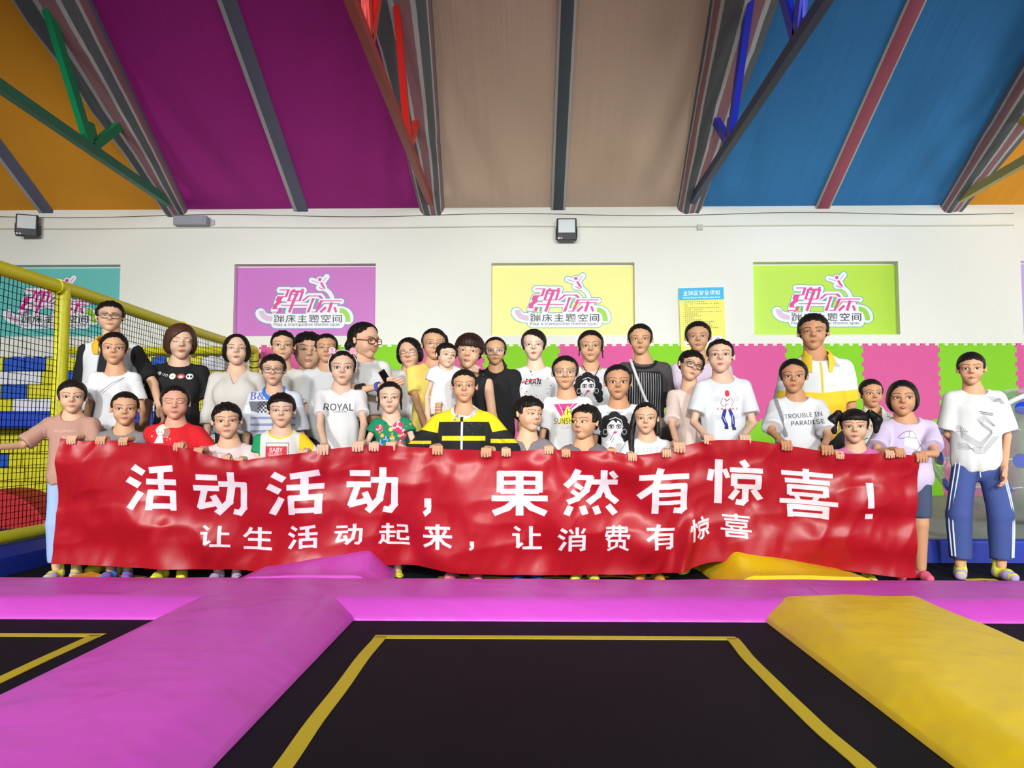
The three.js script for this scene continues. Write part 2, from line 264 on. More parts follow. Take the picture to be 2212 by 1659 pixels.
// ---------- lettering: strokes on a 100 x 100 field, [width, x1, y1, x2, y2, ...] ----------
const WATER = [[13, 12, 8, 32, 22], [13, 3, 34, 24, 48], [13, 8, 97, 27, 61]];
const FOOT = [[7, 4, 6, 30, 6, 30, 30, 4, 30, 4, 6], [7, 17, 30, 17, 90], [6, 17, 58, 32, 58], [6, 5, 50, 5, 92], [7, 2, 94, 34, 88]];
const GLYPH = {
  活: [...WATER, [13, 42, 15, 93, 9], [12, 36, 39, 99, 39], [13, 67, 12, 67, 60], [12, 45, 99, 45, 62, 91, 62, 91, 99], [11, 45, 90, 91, 90]],
  动: [[12, 8, 16, 47, 16], [12, 2, 40, 49, 40], [12, 24, 40, 12, 82, 44, 73], [12, 37, 56, 49, 84], [12, 48, 30, 94, 30, 92, 82, 84, 94, 72, 91], [13, 71, 3, 71, 34, 65, 70, 42, 97]],
  '，': [[17, 60, 66, 60, 84], [11, 64, 80, 62, 90, 50, 98]],
  果: [[12, 16, 50, 16, 9, 84, 9, 84, 50], [9, 16, 29, 84, 29], [10, 16, 48, 84, 48], [13, 50, 8, 50, 101], [12, 1, 63, 99, 63], [13, 46, 66, 28, 84, 4, 96], [13, 54, 66, 72, 84, 96, 96]],
  然: [[12, 27, 1, 17, 24, 3, 38], [11, 20, 18, 49, 18, 41, 46, 24, 64, 6, 72], [9, 20, 33, 34, 43], [9, 14, 47, 27, 57], [11, 50, 27, 99, 27], [12, 73, 1, 73, 32, 63, 56, 44, 73], [12, 75, 34, 83, 57, 99, 72], [10, 85, 4, 96, 18], [12, 12, 80, 4, 99], [12, 33, 80, 39, 98], [12, 57, 80, 63, 97], [12, 81, 78, 95, 97]],
  有: [[12, 3, 20, 98, 20], [13, 45, 1, 35, 38, 4, 64], [12, 34, 101, 34, 41, 88, 41, 88, 90, 82, 96, 68, 94], [9, 34, 59, 88, 59], [9, 34, 77, 88, 77]],
  惊: [[13, 20, 1, 20, 101], [10, 8, 24, 4, 50], [9, 30, 22, 37, 42], [12, 62, 1, 71, 16], [11, 40, 23, 100, 23], [11, 48, 60, 48, 37, 92, 37, 92, 60, 48, 60], [12, 70, 60, 70, 90, 64, 97, 52, 95], [11, 55, 68, 42, 90], [11, 84, 66, 98, 88]],
  喜: [[9, 6, 12, 95, 12], [11, 50, 1, 50, 27], [9, 12, 27, 89, 27], [9, 20, 56, 20, 39, 81, 39, 81, 56], [8, 20, 54, 81, 54], [8, 32, 54, 38, 68], [8, 68, 54, 62, 68], [9, 1, 69, 99, 69], [10, 20, 101, 20, 80, 81, 80, 81, 101], [9, 20, 95, 81, 95]],
  '！': [[11, 50, 8, 50, 70], [13, 49, 84, 49, 97]],
  让: [[12, 9, 5, 27, 21], [12, 1, 38, 20, 38, 20, 88, 36, 72], [13, 64, 1, 64, 92], [12, 64, 37, 97, 37], [13, 35, 93, 101, 93]],
  生: [[12, 27, 3, 18, 27, 3, 46], [12, 18, 25, 93, 25], [13, 54, 1, 54, 94], [12, 15, 57, 91, 57], [13, 1, 94, 99, 94]],
  起: [[11, 8, 18, 48, 18], [11, 28, 1, 28, 82], [11, 1, 41, 54, 41], [10, 28, 60, 50, 60], [11, 13, 52, 12, 74, 1, 94], [11, 12, 76, 30, 90, 101, 94], [11, 58, 11, 92, 11, 92, 38, 62, 38, 62, 70, 70, 74, 93, 74, 95, 60]],
  来: [[12, 8, 16, 92, 16], [11, 24, 24, 33, 42], [11, 78, 24, 68, 43], [12, 1, 49, 99, 49], [13, 50, 1, 50, 101], [12, 46, 52, 28, 76, 4, 90], [12, 54, 52, 72, 76, 96, 90]],
  消: [...WATER, [12, 68, 1, 68, 38], [10, 42, 9, 53, 27], [10, 95, 7, 84, 27], [12, 44, 101, 44, 39, 92, 39, 92, 92, 78, 97], [9, 44, 59, 92, 59], [9, 44, 77, 92, 77]],
  费: [[9, 12, 10, 86, 10, 86, 25, 16, 25, 12, 41, 95, 41, 91, 55], [10, 40, 0, 38, 36, 13, 58], [10, 62, 0, 62, 57], [10, 24, 89, 24, 62, 78, 62, 78, 88], [10, 52, 67, 50, 84, 18, 101], [10, 60, 84, 93, 100]],
  蹦: [...FOOT, [6, 42, 4, 42, 28, 97, 28, 97, 4], [6, 70, 1, 70, 28], [6, 41, 98, 44, 38, 66, 38, 66, 98], [5, 44, 57, 66, 57], [5, 44, 75, 66, 75], [6, 73, 98, 76, 38, 97, 38, 97, 98], [5, 76, 57, 97, 57], [5, 76, 75, 97, 75]],
  床: [[9, 50, 0, 54, 14], [8, 10, 16, 98, 16], [9, 14, 16, 12, 62, 1, 99], [8, 24, 44, 97, 44], [10, 60, 26, 60, 100], [8, 56, 50, 24, 92], [8, 64, 50, 98, 92]],
  主: [[10, 44, 1, 56, 16], [9, 8, 26, 92, 26], [9, 12, 58, 88, 58], [9, 2, 94, 98, 94], [11, 50, 26, 50, 94]],
  题: [[7, 8, 4, 46, 4, 46, 34, 8, 34, 8, 4], [6, 8, 19, 46, 19], [7, 2, 46, 52, 46], [7, 28, 46, 28, 84], [6, 28, 64, 48, 64], [7, 14, 58, 10, 80, 2, 94], [8, 10, 82, 30, 93, 100, 95], [7, 54, 8, 99, 8], [6, 76, 8, 72, 20], [7, 58, 66, 58, 22, 95, 22, 95, 66], [6, 76, 30, 74, 56, 56, 80], [6, 80, 64, 95, 80]],
  空: [[9, 50, 0, 50, 14], [9, 4, 34, 4, 16, 96, 16, 96, 34], [8, 36, 24, 26, 42, 8, 52], [8, 62, 24, 64, 44, 93, 46], [8, 14, 60, 86, 60], [10, 50, 60, 50, 94], [9, 3, 94, 97, 94]],
  间: [[9, 8, 1, 19, 14], [10, 10, 24, 10, 100], [10, 30, 10, 94, 10, 94, 88, 90, 97, 76, 95], [8, 32, 34, 72, 34, 72, 82, 32, 82, 32, 34], [7, 32, 58, 72, 58]],
  跳: [...FOOT, [8, 60, 2, 60, 60, 42, 96], [8, 78, 2, 78, 86, 96, 90, 98, 70], [7, 46, 20, 54, 36], [7, 42, 66, 58, 50], [7, 97, 18, 84, 34], [7, 82, 46, 97, 62]],
  区: [[10, 96, 8, 8, 8, 8, 92, 98, 92], [10, 78, 20, 54, 54, 24, 80], [10, 28, 26, 52, 50, 82, 80]],
  安: [[10, 50, 0, 50, 14], [10, 6, 34, 6, 16, 94, 16, 94, 34], [10, 44, 24, 26, 66, 84, 96], [10, 76, 46, 56, 80, 8, 96], [10, 2, 48, 98, 48]],
  全: [[10, 50, 2, 4, 44], [10, 50, 2, 96, 44], [9, 22, 48, 78, 48], [9, 16, 70, 84, 70], [11, 50, 48, 50, 94], [10, 4, 94, 96, 94]],
  须: [[9, 34, 2, 6, 26], [9, 34, 30, 4, 56], [10, 36, 58, 2, 96], [9, 44, 8, 98, 8], [8, 70, 8, 66, 22], [9, 50, 72, 50, 26, 92, 26, 92, 72], [8, 70, 34, 68, 62, 44, 94], [9, 76, 74, 96, 94]],
  知: [[9, 18, 2, 4, 34], [9, 12, 22, 52, 22], [9, 2, 52, 54, 52], [10, 30, 22, 30, 54, 6, 96], [9, 34, 64, 50, 86], [11, 62, 14, 94, 14, 94, 88, 62, 88, 62, 14]],
};
// fills a glyph; map takes field coordinates (0..100) to canvas pixels; heavy scales the stroke width
function drawGlyph(x, ch, map, heavy = 1) {
  for (const [w, ...q] of GLYPH[ch]) for (let i = 0; i + 3 < q.length; i += 2) {
    const dx = q[i + 2] - q[i], dy = q[i + 3] - q[i + 1], L = Math.hypot(dx, dy) || 1, ux = dx / L, uy = dy / L, h = w * heavy / 2;
    const e0 = i ? h * 0.72 : 0, e1 = i + 4 < q.length ? h * 0.72 : 0, N = 3;
    const pts = [];
    for (let k = 0; k <= N; k++) { const s = lerp(-e0, L + e1, k / N); pts.push([q[i] + ux * s - uy * h, q[i + 1] + uy * s + ux * h]); }
    for (let k = N; k >= 0; k--) { const s = lerp(-e0, L + e1, k / N); pts.push([q[i] + ux * s + uy * h, q[i + 1] + uy * s - ux * h]); }
    x.beginPath(); pts.forEach((p, k) => { const [a, b] = map(...p); k ? x.lineTo(a, b) : x.moveTo(a, b); }); x.closePath(); x.fill();
  }
}
const glyphBox = (x, ch, x0, y0, x1, y1, heavy) => drawGlyph(x, ch, (a, b) => [lerp(x0, x1, a / 100), lerp(y0, y1, b / 100)], heavy);
const poly = (x, pts, fill = true) => { x.beginPath(); pts.forEach((p, k) => (k ? x.lineTo(p[0], p[1]) : x.moveTo(p[0], p[1]))); x.closePath(); fill ? x.fill() : x.stroke(); };
const seg = (x, w, ...q) => { x.lineWidth = w; x.beginPath(); x.moveTo(q[0], q[1]); for (let i = 2; i < q.length; i += 2) x.lineTo(q[i], q[i + 1]); x.stroke(); };
function fitText(x, text, x0, x1, base, size, font = 'sans-serif', style = '') {
  x.save(); x.font = style + ' ' + size + 'px ' + font; const w = x.measureText(text).width; x.translate(x0, base); x.scale((x1 - x0) / w, 1); x.fillText(text, 0, 0); x.restore();
}
// the park's logo, in a 2212 x 1659 field
function drawLogo(x) {
  const pink = () => {
    poly(x, [[355, 495], [580, 495], [522, 668], [470, 668], [520, 515], [355, 515]]);
    poly(x, [[305, 655], [440, 655], [395, 745], [402, 805], [310, 870], [300, 940], [415, 940], [378, 1032], [160, 1032], [165, 1015], [335, 1015], [350, 955], [195, 950], [215, 860], [290, 790], [270, 745]]);
    poly(x, [[430, 655], [522, 655], [515, 672], [430, 680]]);
    seg(x, 50, 625, 525, 552, 768); seg(x, 50, 872, 525, 800, 768); seg(x, 44, 612, 545, 885, 545); seg(x, 18, 515, 762, 822, 762); seg(x, 58, 750, 545, 572, 1032); seg(x, 20, 400, 868, 970, 868); seg(x, 30, 635, 508, 700, 508); seg(x, 30, 830, 510, 890, 495);
    poly(x, [[840, 770], [980, 640], [1265, 640], [1325, 720], [1270, 720], [1205, 660], [1010, 660], [890, 770]]); poly(x, [[1070, 705], [1140, 705], [1085, 820], [1020, 1032], [950, 1032], [1035, 850]]);
    poly(x, [[1255, 755], [1735, 755], [1730, 775], [1310, 775], [1190, 1032], [1060, 1032], [1070, 1015], [1150, 1015]]); seg(x, 18, 1312, 828, 1695, 828); seg(x, 60, 1512, 800, 1438, 1032); seg(x, 52, 1385, 912, 1262, 1030); seg(x, 50, 1572, 912, 1610, 1032);
    x.beginPath(); x.arc(1238, 265, 38, 0, 7); x.fill(); seg(x, 11, 1060, 290, 1215, 345); seg(x, 11, 1385, 210, 1310, 315); seg(x, 46, 1265, 335, 1328, 450); seg(x, 30, 1335, 430, 1350, 490); seg(x, 18, 1228, 455, 1325, 505);
  };
  const skin = (grow, col) => { // the sticker's white body, grown for its rim
    x.strokeStyle = x.fillStyle = col; x.lineJoin = x.lineCap = 'round';
    const g = (w) => w + grow * 2;
    seg(x, g(150), 360, 510, 560, 510, 500, 700, 340, 700, 300, 850, 240, 990); seg(x, g(150), 650, 520, 880, 520, 800, 740, 560, 740); seg(x, g(150), 640, 700, 560, 1030); seg(x, g(120), 400, 868, 970, 868);
    seg(x, g(130), 880, 740, 1000, 650, 1260, 650, 1310, 710); seg(x, g(130), 1090, 720, 1000, 1020, 1180, 1020); seg(x, g(130), 1280, 780, 1720, 780); seg(x, g(150), 1400, 900, 1300, 1020, 1600, 1020, 1560, 880);
    seg(x, g(130), 1060, 285, 1240, 350); seg(x, g(130), 1390, 205, 1290, 340); seg(x, g(150), 1238, 270, 1330, 460, 1230, 455);
    x.lineWidth = g(95); x.beginPath(); x.moveTo(1360, 500); x.quadraticCurveTo(1500, 560, 1530, 760); x.stroke();
    seg(x, g(230), 300, 1180, 1700, 1180); seg(x, g(200), 280, 1300, 1700, 1300);
    x.lineWidth = g(250); x.beginPath(); x.moveTo(1640, 1010); x.quadraticCurveTo(1870, 1010, 1870, 1190); x.stroke();
    x.lineWidth = g(230); x.beginPath(); x.moveTo(-60, 1050); x.quadraticCurveTo(-20, 1180, 200, 1180); x.stroke();
  };
  skin(13, '#2f9aa0'); skin(0, '#eceff5');
  x.lineCap = 'butt'; x.lineJoin = 'miter';
  x.strokeStyle = '#d9bcd6'; x.lineWidth = 120; x.beginPath(); x.moveTo(-40, 990); x.quadraticCurveTo(-20, 1180, 205, 1180); x.stroke();
  x.strokeStyle = '#93d32a'; x.lineWidth = 112; x.beginPath(); x.moveTo(1690, 990); x.quadraticCurveTo(1875, 1000, 1875, 1255); x.stroke();
  x.strokeStyle = '#3b9ca6'; seg(x, 30, 470, 935, 455, 1030); seg(x, 24, 1190, 740, 1110, 950); seg(x, 24, 950, 800, 990, 770);
  x.fillStyle = x.strokeStyle = '#e0178c'; pink();
  x.fillStyle = '#16161a';
  [...'蹦床主题空间'].forEach((c, i) => { const a = [245, 505, 760, 1015, 1280, 1530][i]; glyphBox(x, c, a, 1088, a + 212, 1262, 1.12); });
  x.fillStyle = '#2a2a2e'; fitText(x, 'Play a trampoline theme spac', 228, 1705, 1345, 88);
}
// ---------- sign panels in the niches ----------
{
  const cols = ['#63c3bd', '#c463bd', '#f3f08e', '#b7e02f', '#b9a4dc'], names = ['teal', 'purple', 'pale yellow', 'lime green', 'lilac'];
  for (const n of NICHES) {
    const [c, x] = canvas(768, 400);
    x.fillStyle = cols[n.k]; x.fillRect(0, 0, 768, 400);
    x.save(); x.setTransform(0.2478, 0, 0, 0.2478, 149.6, 5); drawLogo(x); x.restore();
    const side = std(cols[n.k], 0.5), print = new THREE.MeshStandardMaterial({ map: canvasTexture(c), roughness: 0.45 });
    const m = new THREE.Mesh(new THREE.BoxGeometry(n.x1 - n.x0 - 0.004, n.y1 - n.y0 - 0.03, 0.03).translate((n.x0 + n.x1) / 2, (n.y0 + n.y1) / 2 - 0.012, -D - 0.1), [side, side, side, side, print, side]);
    m.name = numbered('logo_sign'); m.castShadow = m.receiveShadow = true; m.userData = { label: names[n.k] + ' sign panel with pink lettered logo set in a wall niche', category: 'sign', group: 'logo signs along the back wall' };
    scene.add(m);
  }
}
// ---------- safety poster ----------
{
  const [c, x] = canvas(512, 760);
  x.fillStyle = '#f3ea62'; x.fillRect(0, 0, 512, 760); x.fillStyle = '#0fb4e6'; x.fillRect(0, 0, 512, 148);
  x.fillStyle = '#f4fbff'; [...'主跳区安全须知'].forEach((g, i) => glyphBox(x, g, 48 + i * 61, 34, 48 + i * 61 + 52, 92, 1.25));
  fitText(x, 'Safety Notice for Main Jump Area', 42, 470, 128, 26, 'sans-serif', 'bold');
  const keys = Object.keys(GLYPH).filter((k) => k !== '，' && k !== '！');
  const rows = [[1, 11], [2, 19], [0, 2], [3, 19], [0, 10], [4, 20], [0, 7], [5, 9], [6, 6], [7, 10], [8, 16], [9, 14], [10, 15], [11, 18], [12, 9], [13, 8], [14, 10]];
  rows.forEach(([n, len], r) => {
    x.fillStyle = '#4d4a22'; const y = 164 + r * 24.5;
    if (n) { x.font = '13px sans-serif'; x.fillText(n + '.', 36, y + 11); }
    for (let i = 0; i < len; i++) if (rnd() > 0.06) glyphBox(x, keys[Math.floor(rnd() * keys.length)], 58 + i * 21, y, 58 + i * 21 + 13, y + 12, 1.2);
  });
  x.fillStyle = '#f5f2f4'; x.beginPath(); x.roundRect(42, 590, 440, 118, 24); x.fill();
  x.fillStyle = '#26262c'; glyphBox(x, '主', 66, 606, 126, 690, 1); glyphBox(x, '全', 396, 606, 456, 690, 1);
  const p = at(1517, 689, D - 0.03), side = std('#f3ea62', 0.6);
  const m = new THREE.Mesh(new RoundedBoxGeometry(0.56, 0.79, 0.008, 1, 0.002), [side, side, side, side, new THREE.MeshStandardMaterial({ map: canvasTexture(c), roughness: 0.5 }), side]);
  m.geometry = new THREE.BoxGeometry(0.56, 0.79, 0.008); m.position.copy(p); m.rotation.z = 0.022; m.name = 'safety_poster'; m.castShadow = m.receiveShadow = true;
  m.userData = { label: 'blue and yellow safety rules poster on the back wall', category: 'poster' }; scene.add(m);
}
// ---------- floodlights, speaker, cables, junction box ----------
const blackMetal = std('#1b1b1f', 0.45), wallZ = -D;
function floodlight(px, py, label, tilt) {
  const p = at(px, py, D - 0.14), t = thing('floodlight', label, 'lamp', [p.x, p.y, p.z], tilt, 'floodlights on the back wall');
  part('housing', rbox(-0.125, 0.125, -0.145, 0.135, -0.05, 0.02, 0.012), blackMetal, t);
  part('lens', rbox(-0.105, 0.105, -0.05, 0.12, 0.012, 0.026, 0.012), new THREE.MeshPhysicalMaterial({ color: '#e4ecee', roughness: 0.2, clearcoat: 0.6 }), t);
  part('cooling_fin', merge([-0.08, -0.04, 0, 0.04, 0.08].map((x) => box(x - 0.006, x + 0.006, -0.1, 0.1, -0.075, -0.048))), blackMetal, t);
  part('bracket', merge([rbox(-0.135, -0.125, -0.1, 0.02, -0.1, 0, 0.003), rbox(0.125, 0.135, -0.1, 0.02, -0.1, 0, 0.003), rbox(-0.135, 0.135, -0.1, -0.08, -0.135, -0.09, 0.003)]), blackMetal, t);
  part('rating_label', merge([box(-0.11, -0.09, -0.13, -0.105, 0.02, 0.0215), box(-0.08, -0.055, -0.125, -0.11, 0.02, 0.0215)]), std('#d9d9de', 0.5), t);
  part('brand_mark', merge([box(-0.1, -0.05, -0.085, -0.078, 0.02, 0.0212)]), std('#a32026', 0.5), t);
}
FLOODS.forEach((f, i) => {
  const dir = V(...f.to).sub(V(...f.at)).normalize(), t = thing('floodlight', 'lit floodlight behind the camera, ' + ['at the net side', 'second from the net side', 'in the middle', 'second from the ball side', 'at the ball side'][i], 'lamp');
  t.position.set(...f.at).addScaledVector(dir, -0.06); t.lookAt(t.position.clone().add(dir));
  part('housing', merge([box(-0.34, 0.34, 0.3, 0.34, -0.12, 0.05), box(-0.34, 0.34, -0.34, -0.3, -0.12, 0.05), box(-0.34, -0.3, -0.3, 0.3, -0.12, 0.05), box(0.3, 0.34, -0.3, 0.3, -0.12, 0.05), box(-0.34, 0.34, -0.34, 0.34, -0.16, -0.12)]), blackMetal, t);
  part('lens', box(-0.3, 0.3, -0.3, 0.3, -0.05, -0.04), new THREE.MeshStandardMaterial({ color: '#ffffff', emissive: new THREE.Color(1, 0.98, 0.94), emissiveIntensity: 6 }), t);
  part('bracket', box(-0.03, 0.03, -0.03, 0.03, -0.34, -0.16), blackMetal, t);
});
floodlight(58, 486, 'black floodlight on the wall above the teal sign', 0.32);
floodlight(1224, 495, 'black floodlight on the wall above the pale yellow sign', 0);
{
  const p = at(416, 478, D - 0.07), t = thing('wall_speaker', 'long grey wall speaker between two striped rafters', 'speaker', [p.x, p.y, p.z]);
  part('cabinet', rbox(-0.225, 0.2, -0.06, 0.06, -0.06, 0.06, 0.008), std('#9b9aa3', 0.6), t);
  part('grille', rbox(-0.215, 0.16, -0.052, 0.052, 0.055, 0.064, 0.003), std('#a3a2ac', 0.75, { bumpMap: withRepeat(weaveBump, 6, 6), bumpScale: 0.003 }), t);
  part('mounting_plate', rbox(0.2, 0.26, -0.035, 0.035, -0.065, -0.05, 0.004), std('#bdbcbf', 0.5), t);
  const cable = std('#8e8d84', 0.7);
  for (const [y0, nm, wob, m] of [[464, 'dark thin cable strung along the wall under the ceiling', 3, std('#6b6a64', 0.7)], [490, 'pale cable conduit running along the wall between floodlights', 1, std('#d6d3c4', 0.8)]]) {
    const pts = []; for (let px = -60; px <= 2270; px += 90) { const q = at(px, y0 + Math.sin(px * 0.01) * wob - (px - 1100) * 0.0035, D - 0.012); pts.push(q); }
    single('wall_cable', tube(pts, y0 < 470 ? 0.004 : 0.009, 80, 6), m, nm, 'cable');
  }
  const q = at(1512, 491, D - 0.02), jb = thing('junction_box', 'small square junction box on the pale conduit', 'box', [q.x, q.y, q.z]);
  part('cover', rbox(-0.035, 0.035, -0.035, 0.035, -0.02, 0.02, 0.006), std('#c9c8bd', 0.5), jb);
  part('screw', new THREE.CylinderGeometry(0.005, 0.005, 0.006, 8).rotateX(Math.PI / 2).translate(0, 0, 0.02), cable, jb);
}
// ---------- puzzle mats on the wall ----------
{
  const S = 0.9435, T = 0.026, N = 8, mats = thing('foam_mat_cladding', 'green and pink puzzle foam mats covering the lower back wall', 'foam mats');
  const pts = [], tooth = (k) => [[(k + 0.28) / N, 0], [(k + 0.2) / N, 1], [(k + 0.8) / N, 1], [(k + 0.72) / N, 0]];
  const edge = (f, sgn) => { for (let k = 0; k < N; k++) for (const [a, h] of tooth(k)) pts.push(f(a * S, h * T * sgn)); };
  pts.push([0, 0]); edge((a, h) => [a, h], 1);           // bottom: notches in
  pts.push([S, 0]); edge((a, h) => [S + h, a], 1);       // right: teeth out
  pts.push([S, S]); edge((a, h) => [S - a, S + h], 1);   // top: teeth out
  pts.push([0, S]); edge((a, h) => [h, S - a], 1);       // left: notches in
  const g = new THREE.ExtrudeGeometry(new THREE.Shape(pts.map(([a, b]) => new THREE.Vector2(a, b))), { depth: 0.014, bevelEnabled: false });
  const foamBump = withRepeat(grain(256, (i, j, n) => wrapNoise(i, j, n, 128, 128, 21)), 2, 2);
  const foamMap = (a, b) => { const [c, x] = canvas(128, 128); x.fillStyle = a; x.fillRect(0, 0, 128, 128); x.fillStyle = b; for (let i = 0; i < 900; i++) { x.globalAlpha = 0.25 * rnd(); x.fillRect(rnd() * 128, rnd() * 128, 2, 2); } const t = canvasTexture(c, true); t.repeat.set(1.5, 1.5); return t; };
  const green = new THREE.MeshStandardMaterial({ map: foamMap('#8cd42c', '#74bd1c'), roughness: 0.9, bumpMap: foamBump, bumpScale: 0.001 }), pinkM = new THREE.MeshStandardMaterial({ map: foamMap('#e0609f', '#c44a88'), roughness: 0.9, bumpMap: foamBump, bumpScale: 0.001 });
  const xs = at(2193, 830, D).x, n0 = -10;
  for (let r = 0; r < 2; r++) for (let k = n0; k <= 3; k++) {
    const m = part('foam_tile', g, (k + r) & 1 ? pinkM : green, mats);
    if (k === 0 && r === 0) m.material = green;
    m.position.set(xs + k * S, DECK - 0.032 + r * S, wallZ + 0.002);
    m.material = ((k + 100) % 2 === 0) === (r === 1) ? pinkM : green;
  }
}

// ---------- trampolines: beds, lines, pads ----------
const padMat = (c) => std(c, 0.42, { bumpMap: withRepeat(wrinkleBump, 0.8, 0.8), bumpScale: 0.016 });
const violet = padMat('#cc4dc2'), amber = padMat('#ecca0c');
const frameSteel = std('#26272b', 0.6);
// lofted pad along z (or x when turned): rows of profiles, closed ends
function loft(rows) {
  const m = rows[0].length, pos = [], uv = [], idx = [];
  rows.forEach((r) => r.forEach((p) => { pos.push(p[0], p[1], p[2]); uv.push(p[0] * 1 + p[1], p[2]); }));
  for (let j = 0; j < rows.length - 1; j++) for (let i = 0; i < m - 1; i++) { const a = j * m + i; idx.push(a, a + m, a + 1, a + 1, a + m, a + m + 1); }
  const cap = (r, flip) => { const o = pos.length / 3; r.forEach((p) => { pos.push(...p); uv.push(p[0], p[1]); }); for (let i = 1; i < m - 1; i++) flip ? idx.push(o, o + i + 1, o + i) : idx.push(o, o + i, o + i + 1); };
  cap(rows[0], false); cap(rows[rows.length - 1], true);
  const g = new THREE.BufferGeometry(); g.setAttribute('position', new THREE.Float32BufferAttribute(pos, 3)); g.setAttribute('uv', new THREE.Float32BufferAttribute(uv, 2)); g.setIndex(idx); g.computeVertexNormals();
  return g;
}
// trapezoid with rounded shoulders: half width at foot wb, at top wt, left and right heights
function padProfile(wb, wt, hl, hr) {
  const r = 0.025, q = [[-wb, -0.02], [-wb + 0.008, 0.012]];
  q.push([lerp(-wb, -wt, 0.78), hl * 0.78], [lerp(-wb, -wt, 0.88), hl * 0.88], [-wt, hl - 0.005], [-wt + r * 0.7, hl], [-wt + r * 1.5, hl]);
  for (let k = 1; k < 7; k++) { const u = k / 7; q.push([lerp(-wt + r * 1.5, wt - r * 1.5, u), lerp(hl, hr, u) + 0.006 * Math.sin(Math.PI * u)]); }
  q.push([wt - r * 1.5, hr], [wt - r * 0.7, hr], [wt, hr - 0.005], [lerp(wb, wt, 0.88), hr * 0.88], [lerp(wb, wt, 0.78), hr * 0.78], [wb - 0.008, 0.012], [wb, -0.02]);
  return q;
}
function longPad(name, cx, dA, dB, hf, mat, label, group) {
  const n = 24, rows = [];
  for (let j = 0; j <= n; j++) { const d = lerp(dA, dB, j / n), [hl, hr] = hf(d); rows.push(padProfile(0.455, 0.315, hl, hr).map(([x, y]) => [x, y + 0.004 * noise3(x * 6, d * 5, 1) * (y > 0.03 ? 1 : 0), -(d - dA)])); }
  const t = thing(name, label, 'pad', [cx, 0, -dA], 0, group);
  part('cover', loft(rows), mat, t);
  part('support_frame', box(-0.4, 0.4, FLOOR, -0.02, -(dB - dA) + 0.02, -0.02), frameSteel, t);
  return t;
}
function crossPad(xa, xb, dA, dB, mat, label) {
  const w = (dB - dA) / 2, n = 60, rows = [], L = xb - xa;
  for (let j = 0; j <= n; j++) { const x = j / n * L; rows.push(padProfile(w, w - 0.13, 0.075, 0.075).map(([a, y]) => [x, y + 0.0035 * noise3((x + xa) * 4, a * 9, 4) * (y > 0.03 ? 1 : 0), -a])); }
  const t = thing('safety_pad', label, 'pad', [xa, 0, -(dA + dB) / 2], 0, 'padded safety strips round the trampolines');
  const g = loft(rows); part('cover', g, mat, t);
  part('support_frame', box(0.02, L - 0.02, FLOOR, -0.02, -w + 0.06, w - 0.06), frameSteel, t);
}
const PG = 'padded safety strips round the trampolines';
crossPad(-3.28, 1.44, 3.83, 4.62, violet, 'long purple pad crossing in front of the group, under the banner');
crossPad(1.443, 6.6, 3.83, 4.62, violet, 'purple cross pad beyond the seam, in front of the tall boy');
crossPad(-3.28, 6.6, 0.1, 0.85, violet, 'purple cross pad nearest the photographer');
longPad('safety_pad', -1.28, 0.8, 3.98, () => [0.078, 0.078], violet, 'wide purple pad running towards the viewer', PG);
longPad('safety_pad', 1.57, 0.8, 3.98, () => [0.082, 0.082], amber, 'wide yellow pad running towards the viewer', PG);
longPad('safety_pad', -1.28, 4.58, 5.64, (d) => { const s = sstep(4.62, 5.0, d); return [lerp(0.06, 0.07, s), lerp(0.07, 0.165, s)]; }, violet, 'purple pad bulging up under the banner', PG);
longPad('safety_pad', 1.57, 4.58, 5.64, (d) => { const s = sstep(4.62, 5.02, d); return [lerp(0.075, 0.17, s), lerp(0.07, 0.06, s)]; }, amber, 'yellow pad bulging up under the banner', PG);
longPad('safety_pad', 4.5, 0.8, 3.98, () => [0.078, 0.078], violet, 'purple pad beyond the far black trampoline', PG);

const bedMat = new THREE.MeshPhysicalMaterial({ color: '#11131d', roughness: 0.75, specularIntensity: 0.3, bumpMap: withRepeat(weaveBump, 14, 14), bumpScale: 0.0008, map: grain(256, (i, j, n) => 0.82 + 0.12 * wrapNoise(i, j, n, 90, 90, 31) + 0.1 * wrapNoise(i, j, n, 6, 6, 32), 1, 1, true) });
const lineMat = std('#d9bd1e', 0.7, { bumpMap: withRepeat(weaveBump, 4, 4), bumpScale: 0.0015 });
function ribbon(pts, w, y) { // flat woven strap lying on the bed
  const pos = [], idx = [], uv = [];
  pts.forEach(([x, d, yy], i) => {
    const a = pts[Math.max(0, i - 1)], b = pts[Math.min(pts.length - 1, i + 1)], dx = b[0] - a[0], dd = b[1] - a[1], L = Math.hypot(dx, dd) || 1, nx = dd / L * w / 2, nd = -dx / L * w / 2, h = (yy ?? 0) + y;
    pos.push(x - nx, h - 0.003, -(d - nd), x - nx, h, -(d - nd), x + nx, h, -(d + nd), x + nx, h - 0.003, -(d + nd));
    for (let k = 0; k < 4; k++) uv.push(k / 3, i * 0.2);
    if (i) for (let k = 0; k < 3; k++) { const o = (i - 1) * 4 + k; idx.push(o, o + 4, o + 1, o + 1, o + 4, o + 5); }
  });
  const g = new THREE.BufferGeometry(); g.setAttribute('position', new THREE.Float32BufferAttribute(pos, 3)); g.setAttribute('uv', new THREE.Float32BufferAttribute(uv, 2)); g.setIndex(idx); g.computeVertexNormals(); return g;
}
